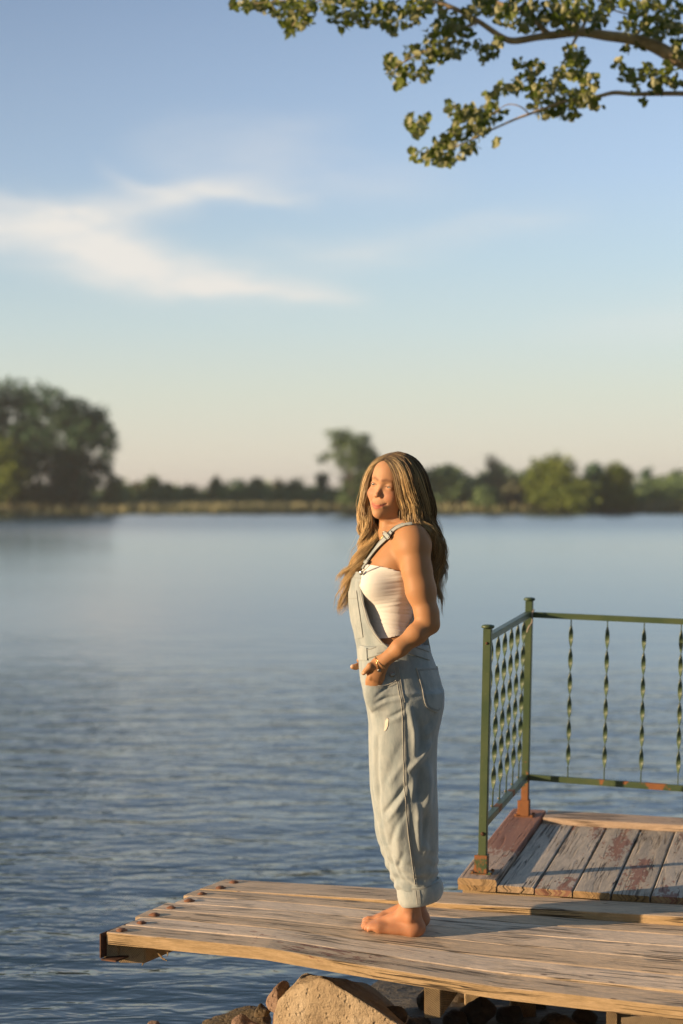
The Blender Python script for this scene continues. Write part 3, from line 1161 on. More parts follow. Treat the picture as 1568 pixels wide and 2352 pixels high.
def rust_patch(o_, spots, base=0.0):
    bm = bmesh.new(); bm.from_mesh(o_.data)
    lay = bm.verts.layers.float['rust']
    es = [e for e in bm.edges if e.calc_length() > 0.5]
    bmesh.ops.subdivide_edges(bm, edges=es, cuts=60, use_grid_fill=True)
    for v in bm.verts:
        r_ = base
        for c, rad in spots:
            r_ = max(r_, 1.15 * (1 - (v.co - c).length / rad))
        v[lay] = r_
    bm.to_mesh(o_.data); bm.free()


# side rail (near post to far post)
tn, tf = NB0 + PL * 0.893, FB0 + PL * 0.872
bn, bf = NB0 + PL * 0.186, FB0 + PL * 0.168
o_ = gbuild(bar_box(tn + PU * 0.016, tf - PU * 0.016, 0.026, 0.024), 'top_rail', railing)
o_ = gbuild(bar_box(bn + PU * 0.016, bf - PU * 0.016, 0.026, 0.026), 'bottom_rail', railing)
rust_patch(o_, [(bn.lerp(bf, 0.3), 0.07), (bn.lerp(bf, 0.62), 0.05)], 0.05)
# far rail, running off to the right
RT0 = FB0 + PL * 0.868 + PV * 0.017
RB0 = FB0 + PL * 0.168 + PV * 0.017
RV = Vector((1, -0.273, -0.030)).normalized()
RV2 = Vector((1, -0.273, -0.034)).normalized()
o_ = gbuild(bar_box(RT0, RT0 + RV * 2.1, 0.026, 0.024), 'top_rail', railing)
o_ = gbuild(bar_box(RB0, RB0 + RV2 * 2.1, 0.026, 0.026), 'bottom_rail', railing)
q1 = P(1508, 1800, 7.83); q2 = P(1375, 1789, 7.87)
rust_patch(o_, [(q1, 0.085), (q2, 0.04), (P(1440, 1793, 7.85), 0.03)], 0.0)


def twisted(p_top, p_bot, phase, flat_dir, n=90, w=0.0185, th=0.0032, half=0.100, tab_top=0.03, tab_bot=0.045):
    """flat bar twisted along its length, ends left straight"""
    d = p_bot - p_top
    L = d.length
    d = d.normalized()
    a = (flat_dir - d * flat_dir.dot(d)).normalized()
    b = d.cross(a)
    Lm = L - tab_top - tab_bot
    nh = round(Lm / half)
    V, F = [], []
    for i in range(n + 1):
        s = L * i / n
        t = min(max((s - tab_top) / Lm, 0), 1)
        ang = phase + math.pi * nh * t
        ca, sa = math.cos(ang), math.sin(ang)
        u = a * ca + b * sa
        v = b * ca - a * sa
        c = p_top + d * s
        for (i1, i2) in ((-1, -1), (1, -1), (1, 1), (-1, 1)):
            V.append(c + u * (w / 2 * i1) + v * (th / 2 * i2))
    for i in range(n):
        for k in range(4):
            k2 = (k + 1) % 4
            F.append((i * 4 + k, i * 4 + k2, i * 4 + 4 + k2, i * 4 + 4 + k))
    F.append((0, 1, 2, 3)); F.append((4 * n + 3, 4 * n + 2, 4 * n + 1, 4 * n))
    mb_ = MB(); mb_.v = V; mb_.f = F
    return gbuild(mb_, 'twisted_bar', railing, lambda p: 0.0)


nb = 6
for i in range(nb):
    f = (i + 0.75) / (nb + 0.35)
    t_ = tn.lerp(tf, f) - PV * 0.006 - PL * 0.006
    b2 = bn.lerp(bf, f) - PV * 0.015 - PL * 0.004
    twisted(t_, b2, 0, PU, n=110, tab_top=0.02, tab_bot=0.075)
    # rivet on the flat foot
    mb_ = MB()
    q = b2 + PL * 0.018 - PV * 0.003
    mb_.tube([q, q - PV * 0.0035], 0.004, 8)
    mb_.build('rivet', M_GALV, railing, True)
for i in range(12):
    a_ = 0.1555 * (i + 1) + 0.010
    twisted(RT0 + RV * a_ - PL * 0.010, RB0 + RV2 * a_ + PL * 0.010, math.pi / 2, PV, n=120, tab_top=0.026, tab_bot=0.045)
# bent hook of strap iron at the corner
mb_ = MB()
mb_.tube(catmull([P(1226, 1400, 7.94), P(1221, 1412, 7.92), P(1222, 1428, 7.92), P(1214, 1440, 7.915), P(1210, 1452, 7.915)], 14), 0.0035, 6)
mb_.build('strap_hook', M_GALV, railing, True)


for root_ in (dock, plat, railing):      # parts were laid out in world coordinates
    for ch in list(root_.children):
        ch.location = -root_.location


# ------------------------------------------------------------------ rocks
def mat_rock(name, c1, c2, c3, sc=9):
    m_, nt = mat(name)
    tc = nt.new('ShaderNodeTexCoord')
    p = tc.outputs['Object']
    n = nt.noise(p, sc, 7, 0.62, 0.2)
    n2 = nt.noise(p, sc * 7, 5, 0.7)
    vo = nt.new('ShaderNodeTexVoronoi', feature='F1')
    nt.put(vo.inputs['Vector'], p)
    vo.inputs['Scale'].default_value = sc * 5
    c = nt.ramp(n, [(0.3, c1), (0.5, c2), (0.72, c3)])
    c = nt.mix(nt.m('MULTIPLY', nt.step(n2, 0.52, 0.75), 0.5), c, tuple(x * 0.5 for x in c1))
    nt.put(nt.bs.inputs['Base Color'], c)
    nt.bs.inputs['Roughness'].default_value = 0.9
    pit = nt.m('SUBTRACT', 1.0, nt.step(vo.outputs['Distance'], 0.05, 0.35))
    h = nt.m('ADD', nt.m('MULTIPLY', n2, 0.7), n)
    h = nt.m('SUBTRACT', h, nt.m('MULTIPLY', pit, 0.35))
    nt.put(nt.bs.inputs['Normal'], nt.bump(h, 1.0, 0.02))
    return m_


M_LIME = mat_rock('pitted_sandy_rock', (0.25, 0.18, 0.11), (0.39, 0.30, 0.19), (0.48, 0.39, 0.27))
M_MOSS = mat_rock('dark_mossy_rock', (0.035, 0.030, 0.018), (0.10, 0.075, 0.04), (0.22, 0.15, 0.08))
M_PINK = mat_rock('pinkish_rock', (0.16, 0.10, 0.07), (0.30, 0.20, 0.14), (0.40, 0.29, 0.2))
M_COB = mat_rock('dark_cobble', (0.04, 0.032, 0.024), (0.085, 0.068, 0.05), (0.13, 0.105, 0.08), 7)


def hull_rock(name, pts, material, label, seed=0, sub=3, rough=0.012, group=None, bev=0.02, cat='rock'):
    """angular rock: convex hull of points, bevelled, subdivided and roughened"""
    c = sum((Vector(p) for p in pts), Vector()) / len(pts)
    bm = bmesh.new()
    for p in pts:
        bm.verts.new(Vector(p) - c)
    r_ = bmesh.ops.convex_hull(bm, input=bm.verts)
    bmesh.ops.delete(bm, geom=[v for v in bm.verts if not v.link_faces], context='VERTS')
    bmesh.ops.bevel(bm, geom=list(bm.edges), offset=bev, segments=1, affect='EDGES', clamp_overlap=True)
    bmesh.ops.triangulate(bm, faces=bm.faces)
    for _ in range(sub):
        es = [e for e in bm.edges if e.calc_length() > 0.018]
        if not es: break
        bmesh.ops.subdivide_edges(bm, edges=es, cuts=1)
        bmesh.ops.triangulate(bm, faces=[f for f in bm.faces if len(f.verts) > 3])
    bmesh.ops.smooth_vert(bm, verts=bm.verts, factor=0.5, use_axis_x=True, use_axis_y=True, use_axis_z=True)
    bm.normal_update()
    for v in bm.verts:
        q = v.co + Vector((seed * 3.1, seed, 0))
        d = rough * (mnoise.fractal(q * 7, 1.0, 2.0, 3) * 0.9 + mnoise.noise(q * 35) * 0.35 + mnoise.noise(q * 80) * 0.18)
        v.co += v.normal * d
    me = bpy.data.meshes.new(name)
    bm.to_mesh(me); bm.free()
    me.polygons.foreach_set('use_smooth', [True] * len(me.polygons))
    me.materials.append(material)
    o_ = bpy.data.objects.new(name, me)
    o_.location = c
    COL.objects.link(o_)
    tag(o_, label, cat, group)
    return o_


# the big block under the dock: sunlit left/front face, right face turned away
hull_rock('rock', [P(676, 2262, 6.38), P(742, 2243, 6.26), P(634, 2300, 6.40), P(622, 2370, 6.42), P(610, 2460, 6.42),
                   P(925, 2356, 6.10), P(1010, 2480, 6.05), P(770, 2246, 6.52), P(850, 2262, 6.85), P(700, 2236, 6.72), P(1120, 2480, 6.5), P(660, 2470, 7.0), P(1000, 2440, 7.0)],
          M_LIME, 'large pale sandy rock wedged under the dock, left face in the sun', seed=1, sub=5, rough=0.010, bev=0.012)


def blob_rock(px, py, rx, ry, dist, material, label, seed, group=None, rd=None):
    rnd = random.Random(seed)
    c = P(px, py, dist)
    S = dist / FPX
    rd = rd or (rx + ry) / 2
    pts = []
    for i in range(26):
        d = Vector((rnd.gauss(0, 1), rnd.gauss(0, 1), rnd.gauss(0, 1))).normalized()
        pts.append(c + Vector((d.x * rx * S, d.y * rd * S, d.z * ry * S)) * rnd.uniform(0.85, 1.1))
    return hull_rock('rock', pts, material, label, seed, 3, 0.010, group, min(rx, ry) * S * 0.16)


hull_rock('rock', [P(648, 2251, 6.62), P(664, 2252, 6.64), P(636, 2262, 6.58), P(606, 2300, 6.58), P(612, 2318, 6.56), P(640, 2330, 6.5), P(668, 2290, 6.7), P(640, 2300, 6.85), P(665, 2330, 6.8)],
          M_PINK, 'small upright pinkish rock leaning on the left side of the large pale rock', 2, 4, 0.008, bev=0.008)
blob_rock(602, 2322, 22, 17, 6.72, M_MOSS, 'small dark wet rock below the upright pinkish rock', 3)
blob_rock(640, 2348, 24, 34, 6.45, M_PINK, 'rounded brown rock at the foot of the large pale rock', 4)
hull_rock('rock', [P(458, 2344, 6.9), P(520, 2318, 6.85), P(560, 2306, 6.84), P(620, 2312, 6.8), P(628, 2340, 6.7), P(600, 2400, 6.6), P(450, 2400, 6.7), P(520, 2400, 7.1), P(620, 2380, 7.1), P(560, 2312, 7.0)],
          M_MOSS, 'long low mossy rock at the bottom edge left of the large pale rock', 5, 4, 0.014, bev=0.02)
blob_rock(566, 2362, 40, 34, 6.55, M_PINK, 'half hidden tan rock in front of the long mossy rock', 6)
blob_rock(352, 2366, 20, 24, 7.0, M_PINK, 'lone small rock breaking the water at the bottom left', 7)
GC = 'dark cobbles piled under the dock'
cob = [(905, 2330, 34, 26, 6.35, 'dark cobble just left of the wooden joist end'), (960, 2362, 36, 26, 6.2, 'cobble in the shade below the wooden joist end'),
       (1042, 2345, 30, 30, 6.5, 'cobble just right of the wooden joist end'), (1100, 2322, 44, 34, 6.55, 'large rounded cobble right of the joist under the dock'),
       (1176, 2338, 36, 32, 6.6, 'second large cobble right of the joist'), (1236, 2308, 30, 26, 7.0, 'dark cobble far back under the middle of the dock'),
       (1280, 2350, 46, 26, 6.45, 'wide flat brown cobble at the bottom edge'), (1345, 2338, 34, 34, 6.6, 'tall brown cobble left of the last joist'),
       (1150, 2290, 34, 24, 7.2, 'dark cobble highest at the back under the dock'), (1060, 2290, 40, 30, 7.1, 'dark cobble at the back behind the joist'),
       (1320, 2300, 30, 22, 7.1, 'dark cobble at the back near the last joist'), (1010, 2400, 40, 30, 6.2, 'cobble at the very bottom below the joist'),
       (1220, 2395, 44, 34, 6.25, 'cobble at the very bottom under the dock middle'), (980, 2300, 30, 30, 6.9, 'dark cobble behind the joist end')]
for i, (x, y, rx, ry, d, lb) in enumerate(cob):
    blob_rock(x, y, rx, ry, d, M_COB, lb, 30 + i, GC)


# ------------------------------------------------------------------ overhanging poplar
pop = empty('poplar_tree', (5.2, 10.4, 0.4))
tag(pop, 'poplar whose leafy limbs reach in from the upper right over the water', 'tree')
ZB = 10.0
pb_ = MB()
pts_l = pop.location


def limb(pix, rads, n=26, d0=ZB, dz=0.0):
    pts = [P(x, y, d0 + (dz_ if False else dz)) if len(q) == 2 else P(q[0], q[1], q[2]) for q in pix for (x, y) in [q[:2]]]
    cp = catmull(pts, n)
    rr = [float(interp(i / (n - 1) * (len(rads) - 1), range(len(rads)), rads)) for i in range(n)]
    pb_.tube([p - pts_l for p in cp], [r_ * 0.86 for r_ in rr], 9)


trunk_pts = [(5.35, 10.6, -0.2), (5.3, 10.5, 1.6), (5.05, 10.4, 3.2), (4.7, 10.35, 4.6), (4.5, 10.3, 6.5), (4.4, 10.2, 8.5)]
pb_.tube([Vector(p) - pts_l for p in catmull(trunk_pts, 20)], [0.30 - 0.012 * i for i in range(20)], 14)
limb([(2200, 360, 10.3), (1900, 255, 10.2), (1640, 170, 10.05), (1568, 142, 10), (1500, 105, 10), (1450, 90, 10), (1390, 82, 10), (1330, 74, 10), (1262, 82, 9.98)], [0.085, 0.07, 0.055, 0.048, 0.043, 0.036, 0.033, 0.030, 0.026], 40)
limb([(1262, 82, 9.98), (1230, 86, 9.95), (1180, 94, 9.9), (1150, 84, 9.88), (1100, 50, 9.85), (1045, 20, 9.8), (990, 0, 9.8), (930, -14, 9.8), (860, -20, 9.75), (760, -12, 9.7), (660, 0, 9.7), (585, 8, 9.7)], [0.024, 0.023, 0.022, 0.019, 0.016, 0.014, 0.012, 0.010, 0.008, 0.006, 0.004, 0.002], 50)
limb([(1262, 82, 9.98), (1240, 60, 10.0), (1215, 30, 10.05), (1160, 12, 10.1), (1090, -10, 10.1), (1010, -40, 10.1), (900, -60, 10.1)], [0.022, 0.02, 0.017, 0.014, 0.012, 0.010, 0.006], 30)
limb([(2100, 245, 10.3), (1800, 222, 10.1), (1568, 215, 9.95), (1460, 216, 9.9), (1410, 213, 9.9), (1370, 222, 9.88), (1300, 232, 9.85), (1215, 262, 9.8), (1180, 275, 9.8), (1120, 302, 9.78), (1050, 335, 9.75), (990, 352, 9.72), (955, 345, 9.7)], [0.03, 0.022, 0.016, 0.0145, 0.014, 0.012, 0.009, 0.008, 0.007, 0.006, 0.004, 0.003, 0.002], 50)
limb([(1330, 74, 10), (1310, 110, 9.9), (1290, 150, 9.85), (1270, 185, 9.85)], [0.012, 0.008, 0.006, 0.003], 12)
limb([(1450, 90, 10), (1470, 70, 10.1), (1500, 40, 10.15), (1540, 10, 10.2)], [0.014, 0.011, 0.008, 0.006], 12)
limb([(1100, 50, 9.85), (1040, 75, 9.75), (990, 110, 9.7), (930, 140, 9.65), (900, 165, 9.65)], [0.010, 0.007, 0.005, 0.004, 0.002], 16)
limb([(1568, 142, 10), (1520, 160, 9.9), (1460, 180, 9.9)], [0.012, 0.007, 0.003], 10)
limb([(1215, 262, 9.8), (1195, 245, 9.75), (1165, 240, 9.75), (1130, 262, 9.75)], [0.005, 0.004, 0.003, 0.002], 12)
limb([(930, -14, 9.8), (900, 15, 9.75), (880, 45, 9.7)], [0.005, 0.004, 0.002], 8)
limb([(760, -12, 9.7), (700, 20, 9.65), (672, 60, 9.65)], [0.005, 0.004, 0.002], 8)
limb([(1045, 20, 9.8), (985, 25, 9.8), (940, 40, 9.8)], [0.005, 0.004, 0.002], 8)
limb([(1568, 60, 10.3), (1500, 40, 10.2), (1430, 30, 10.2), (1380, 10, 10.1)], [0.014, 0.010, 0.006, 0.003], 10)
limb([(1330, 74, 10), (1345, 45, 10.05), (1340, 10, 10.1), (1320, -20, 10.1)], [0.014, 0.010, 0.006, 0.003], 10)


def mat_poplar_bark():
    m_, nt = mat('pale_poplar_bark')
    tc = nt.new('ShaderNodeTexCoord')
    n = nt.noise(tc.outputs['Object'], 16, 5, 0.6)
    nt.put(nt.bs.inputs['Base Color'], nt.ramp(n, [(0.3, (0.32, 0.24, 0.15)), (0.5, (0.55, 0.42, 0.26)), (0.7, (0.66, 0.53, 0.35))]))
    nt.bs.inputs['Roughness'].default_value = 0.8
    nt.put(nt.bs.inputs['Normal'], nt.bump(n, 0.6, 0.01))
    return m_


pb_.build('trunk', mat_poplar_bark(), pop, True)

# leaves: ovate blades with a raised midrib, in clusters along the twigs; dark green above, felted pale below
clus = [(553, 14, 20, 15), (590, 4, 26, 18), (625, 14, 22, 20), (655, 30, 22, 24), (672, 62, 20, 22), (700, 45, 20, 20), (690, 10, 30, 26), (745, 8, 18, 12),
        (768, 25, 24, 24), (790, 50, 18, 20), (812, 15, 24, 24), (845, 35, 24, 24), (880, 15, 26, 22), (905, 55, 22, 20), (935, 35, 22, 24), (895, 62, 16, 14),
        (965, 14, 24, 22), (1000, 10, 20, 12), (960, 40, 14, 16),
        (892, 140, 14, 12), (905, 160, 18, 18), (922, 178, 16, 18), (918, 196, 10, 10), (945, 120, 16, 16), (955, 160, 20, 18), (975, 172, 14, 14), (978, 120, 22, 20),
        (1000, 85, 24, 24), (1015, 120, 20, 20), (1040, 70, 24, 30), (1050, 110, 22, 22), (1028, 45, 22, 20), (1075, 60, 16, 26),
        (1105, 110, 14, 14), (1125, 120, 20, 16), (1112, 138, 10, 10), (1140, 100, 14, 12),
        (1095, 20, 24, 20), (1130, 10, 30, 20), (1160, 35, 26, 22), (1200, 12, 34, 20), (1225, 45, 26, 24), (1270, 25, 34, 28), (1300, 50, 28, 22), (1330, 20, 34, 26), (1365, 50, 24, 22), (1195, 60, 18, 14),
        (1190, 140, 12, 12), (1215, 165, 18, 18), (1235, 150, 12, 12), (1205, 190, 18, 16), (1150, 205, 20, 16), (1180, 200, 16, 14), (1130, 222, 16, 16),
        (1235, 215, 24, 18), (1265, 190, 24, 20), (1300, 170, 28, 22), (1330, 145, 22, 20), (1315, 115, 20, 14), (1350, 185, 20, 22), (1290, 220, 34, 24), (1250, 250, 30, 18), (1330, 230, 28, 22), (1370, 245, 14, 12), (1318, 268, 14, 10), (1355, 215, 20, 18), (1285, 265, 16, 10),
        (1035, 245, 14, 14), (1055, 262, 22, 18), (1085, 258, 22, 16), (1065, 290, 26, 22), (1100, 290, 24, 20), (1040, 320, 22, 20), (1075, 330, 22, 22), (1010, 330, 16, 16), (990, 358, 24, 18), (1020, 370, 18, 14), (1050, 358, 18, 16), (1120, 270, 20, 14), (1140, 325, 8, 8), (1130, 245, 18, 12), (1150, 262, 12, 10), (1015, 355, 22, 18),
        (950, 275, 14, 10), (940, 285, 12, 12), (965, 290, 18, 16), (955, 305, 12, 12), (978, 268, 10, 12), (950, 350, 8, 8), (958, 362, 12, 8),
        (1420, 145, 14, 12), (1440, 170, 18, 14), (1465, 180, 18, 14), (1490, 165, 18, 18), (1510, 185, 20, 18), (1535, 165, 16, 20), (1460, 205, 10, 12), (1480, 232, 10, 8), (1505, 205, 16, 12), (1550, 190, 18, 16),
        (1440, 60, 18, 18), (1465, 40, 16, 20), (1490, 60, 18, 18), (1510, 80, 20, 16), (1535, 60, 24, 22), (1560, 90, 18, 22), (1545, 25, 28, 20), (1500, 15, 28, 16), (1455, 10, 26, 14), (1400, 8, 26, 14), (1560, 130, 12, 14), (1470, 100, 14, 12), (1440, 112, 10, 10), (1390, 30, 18, 16),
        (1100, -40, 60, 26), (1250, -40, 80, 26), (1400, -40, 80, 26), (900, -40, 80, 26), (700, -40, 80, 24), (1540, -40, 60, 26), (1640, 60, 60, 70), (1650, 200, 50, 40), (1720, 120, 60, 80), (1800, 300, 70, 60), (1900, 150, 90, 90)]
rnd = np.random.RandomState(21)
LV, LF, LT = [], [], []


def leaf(c, size, tone):
    d = rnd.normal(size=3); d[2] -= 0.4; d /= np.linalg.norm(d)
    nrm = rnd.normal(size=3); nrm = nrm - d * nrm.dot(d); nrm /= np.linalg.norm(nrm)
    s = np.cross(d, nrm)
    i0 = len(LV)
    fold = 0.12
    P5 = [(-0.5, 0, 0), (-0.28, 0.30, fold), (0.08, 0.36, fold), (0.34, 0.17, fold * 0.6), (0.58, 0, 0), (0.34, -0.17, fold * 0.6), (0.08, -0.36, fold), (-0.28, -0.30, fold)]
    for a, b, h in P5:
        LV.append(c + size * (d * a + s * b + nrm * h))
    LV.append(c)
    m0 = i0 + 8
    LF.extend([(i0, i0 + 1, m0), (i0 + 1, i0 + 2, m0), (i0 + 2, i0 + 3, m0), (i0 + 3, i0 + 4, m0), (i0 + 4, i0 + 5, m0), (i0 + 5, i0 + 6, m0), (i0 + 6, i0 + 7, m0), (i0 + 7, i0, m0)])
    LT.extend([tone] * 9)


for (x, y, rx, ry) in clus:
    cnt = int(max(9, rx * ry * 0.078))
    tone0 = rnd.rand()
    dd = ZB - 0.15 + rnd.uniform(-0.25, 0.25)
    for i in range(cnt):
        g = rnd.normal(size=3)
        g /= max(1.0, np.linalg.norm(g) / 1.6)
        p = P(x + g[0] * rx * 0.72, y + g[1] * ry * 0.72, dd + g[2] * 0.10)
        leaf(np.array(p - pts_l), rnd.uniform(0.030, 0.058), min(1, max(0, 0.6 * tone0 + 0.5 * rnd.rand())))
m_pl = mat_leaf('poplar_leaf', (0.065, 0.105, 0.018), (0.22, 0.26, 0.045), back=(0.36, 0.37, 0.20), rough=0.45, trans=0.32)
mk('foliage', np.array(LV), LF, m_pl, pop, smooth=False, attrs={'tone': LT})

# ------------------------------------------------------------------ signed-distance modelling for the figure
class Field:
    """a voxel field in which smooth shapes are blended, then skinned into one continuous quad mesh"""
    def __init__(self, lo, hi, h):
        self.lo = np.array(lo, float); self.h = h
        self.n = np.ceil((np.array(hi, float) - self.lo) / h).astype(int) + 1
        self.a = np.full(self.n, 0.2, dtype=np.float32)
        self.margin = 0.02

    def block(self, lo, hi):
        i0 = np.clip(np.floor((np.array(lo) - self.lo) / self.h).astype(int), 0, self.n - 1)
        i1 = np.clip(np.ceil((np.array(hi) - self.lo) / self.h).astype(int) + 1, 1, self.n)
        if (i1 <= i0).any(): return None
        ax = [self.lo[k] + np.arange(i0[k], i1[k]) * self.h for k in range(3)]
        X, Y, Z = ax[0][:, None, None], ax[1][None, :, None], ax[2][None, None, :]
        return (slice(i0[0], i1[0]), slice(i0[1], i1[1]), slice(i0[2], i1[2])), X, Y, Z

    def add(self, prim, k=0.01):
        fn, lo, hi = prim
        m_ = max(self.margin, k * 1.2)
        b = self.block(np.array(lo) - m_, np.array(hi) + m_)
        if b is None: return
        sl_, X, Y, Z = b
        d = fn(X, Y, Z).astype(np.float32)
        a = self.a[sl_]
        h = np.clip(0.5 + 0.5 * (d - a) / k, 0, 1)
        self.a[sl_] = d * (1 - h) + a * h - k * h * (1 - h)

    def cut(self, prim, k=0.004):
        fn, lo, hi = prim
        m_ = max(0.01, k * 1.2)
        b = self.block(np.array(lo) - m_, np.array(hi) + m_)
        if b is None: return
        sl_, X, Y, Z = b
        d = -fn(X, Y, Z).astype(np.float32)
        a = self.a[sl_]
        h = np.clip(0.5 - 0.5 * (d - a) / k, 0, 1)
        self.a[sl_] = d * (1 - h) + a * h + k * h * (1 - h)

    def mesh(self):
        A = self.a; S = A < 0
        nx, ny, nz = A.shape
        c = np.zeros((nx - 1, ny - 1, nz - 1), dtype=np.int8)
        for i in (0, 1):
            for j in (0, 1):
                for k in (0, 1):
                    c += S[i:nx - 1 + i, j:ny - 1 + j, k:nz - 1 + k]
        idx = np.argwhere((c > 0) & (c < 8))
        I, J, K = idx.T
        acc = np.zeros((len(idx), 3)); cnt = np.zeros(len(idx))
        corners = [(i, j, k) for i in (0, 1) for j in (0, 1) for k in (0, 1)]
        for a_ in corners:
            for ax in range(3):
                if a_[ax] == 0:
                    b_ = list(a_); b_[ax] = 1
                    va = A[I + a_[0], J + a_[1], K + a_[2]]; vb = A[I + b_[0], J + b_[1], K + b_[2]]
                    m_ = (va < 0) != (vb < 0)
                    t = np.where(m_, va / np.where(m_, va - vb, 1), 0)
                    p = np.array(a_, float)[None, :] + 0 * acc
                    p[:, ax] += t
                    acc += p * m_[:, None]; cnt += m_
        V = self.lo + (idx + acc / cnt[:, None]) * self.h
        vid = np.full(c.shape, -1, dtype=np.int32)
        vid[I, J, K] = np.arange(len(idx))
        F = []
        for ax in range(3):
            s0 = [slice(None)] * 3; s1 = [slice(None)] * 3
            s0[ax] = slice(0, -1); s1[ax] = slice(1, None)
            ch = S[tuple(s0)] != S[tuple(s1)]
            e = np.argwhere(ch)
            u, v = [q for q in range(3) if q != ax]
            e = e[(e[:, u] > 0) & (e[:, v] > 0) & (e[:, u] < A.shape[u] - 1) & (e[:, v] < A.shape[v] - 1)]
            inside = S[e[:, 0], e[:, 1], e[:, 2]]
            def g(du, dv):
                q = e.copy(); q[:, u] -= du; q[:, v] -= dv
                return vid[q[:, 0], q[:, 1], q[:, 2]]
            quad = np.stack([g(1, 1), g(0, 1), g(0, 0), g(1, 0)], 1)
            flip = inside if ax != 1 else ~inside
            quad[~flip] = quad[~flip][:, ::-1]
            F.append(quad)
        return V, np.concatenate(F)


def smooth_mesh(V, F, it=2, w=0.5):
    n = len(V)
    for _ in range(it):
        acc = np.zeros((n, 3)); cnt = np.zeros(n)
        for a_, b_ in ((0, 1), (1, 2), (2, 3), (3, 0)):
            np.add.at(acc, F[:, a_], V[F[:, b_]]); np.add.at(acc, F[:, b_], V[F[:, a_]])
            np.add.at(cnt, F[:, a_], 1); np.add.at(cnt, F[:, b_], 1)
        V = V * (1 - w) + w * acc / np.maximum(cnt, 1)[:, None]
    return V


def vnormals(V, F):
    a = V[F[:, 2]] - V[F[:, 0]]; b = V[F[:, 3]] - V[F[:, 1]]
    fn = np.cross(a, b)
    N = np.zeros_like(V)
    for k in range(4):
        np.add.at(N, F[:, k], fn)
    return N / np.maximum(np.linalg.norm(N, axis=1), 1e-12)[:, None]


def cone(a, b, ra, rb, sq=None):
    """tapered limb between two joints; sq = (axis, factor) flattens it"""
    a = np.array(a, float); b = np.array(b, float); ab = b - a; L2 = ab.dot(ab)

    def fn(X, Y, Z):
        px, py, pz = X - a[0], Y - a[1], Z - a[2]
        t = np.clip((px * ab[0] + py * ab[1] + pz * ab[2]) / L2, 0, 1)
        dx_, dy_, dz_ = px - t * ab[0], py - t * ab[1], pz - t * ab[2]
        r_ = ra + (rb - ra) * t
        if sq is not None:
            n_, f_ = np.array(sq[0], float), sq[1]
            q = dx_ * n_[0] + dy_ * n_[1] + dz_ * n_[2]
            k_ = 1 / f_ - 1
            dx_, dy_, dz_ = dx_ + q * k_ * n_[0], dy_ + q * k_ * n_[1], dz_ + q * k_ * n_[2]
            return (np.sqrt(dx_ ** 2 + dy_ ** 2 + dz_ ** 2) - r_) * (0.5 + 0.5 * f_)
        return np.sqrt(dx_ ** 2 + dy_ ** 2 + dz_ ** 2) - r_
    rm = max(ra, rb)
    return fn, np.minimum(a, b) - rm, np.maximum(a, b) + rm


def ell(c, r, M=None):
    """ellipsoid; rows of M are its axes"""
    c = np.array(c, float); M = np.eye(3) if M is None else np.array(M, float)

    def fn(X, Y, Z):
        p = (X - c[0], Y - c[1], Z - c[2])
        q = [p[0] * M[i][0] + p[1] * M[i][1] + p[2] * M[i][2] for i in range(3)]
        k0 = np.sqrt(sum((q[i] / r[i]) ** 2 for i in range(3)))
        k1 = np.sqrt(sum((q[i] / r[i] ** 2) ** 2 for i in range(3)))
        return k0 * (k0 - 1) / np.maximum(k1, 1e-6)
    rm = max(r)
    return fn, c - rm, c + rm


def loft(zs, cx, cy, a, b, psi, e=2.0):
    """stack of (super)elliptic sections at heights zs (rising)"""
    zs = np.array(zs)

    def fn(X, Y, Z):
        z = Z.ravel()
        f = lambda t: np.interp(z, zs, t)[None, None, :]
        CX, CY, A_, B_, PS = f(cx), f(cy), f(a), f(b), f(psi)
        dx_, dy_ = X - CX, Y - CY
        cs, sn = np.cos(PS), np.sin(PS)
        u = dx_ * cs + dy_ * sn      # along facing axis (front/back)
        v = -dx_ * sn + dy_ * cs     # lateral
        k0 = (np.abs(u / A_) ** e + np.abs(v / B_) ** e) ** (1 / e)
        d = (k0 - 1) * np.minimum(A_, B_)
        # soften the ends
        d = np.maximum(d, np.maximum(Z - zs[-1], zs[0] - Z))
        return d
    rm = max(max(a), max(b)) * 1.05
    return fn, (min(cx) - rm, min(cy) - rm, zs[0]), (max(cx) + rm, max(cy) + rm, zs[-1])


YP = 6.50


def W(px, py, y=YP):
    p = P(px, py, y)
    return (p.x, p.y, p.z)


def loft_px(rows, e=2.0):
    """rows: (py, front px, back px, lateral half, yaw deg, centre y) top to bottom; the silhouette seen by the camera fits front/back"""
    zs, cx, cy, a, b, ps = [], [], [], [], [], []
    for py, fx, bx, lat, yaw, yc in rows:
        S = yc / FPX
        p = R(yaw)
        hw = (bx - fx) / 2 * S
        aa = math.sqrt(max(hw * hw - (lat * math.sin(p)) ** 2, 0.0004)) / math.cos(p)
        zs.append(P(0, py, yc).z); cx.append(((fx + bx) / 2 - HX) * S); cy.append(yc); a.append(aa); b.append(lat); ps.append(p)
    # smooth resampling of the table
    zs = np.array(zs)[::-1]
    arr = [np.array(t)[::-1] for t in (cx, cy, a, b, ps)]
    zz = np.linspace(zs[0], zs[-1], 160)
    out = []
    for t in arr:
        y = np.interp(zz, zs, t)
        ker = np.hanning(11); ker /= ker.sum()
        y = np.convolve(np.pad(y, 5, mode='edge'), ker, 'valid')
        out.append(y)
    return loft(zz, *out, e=e)


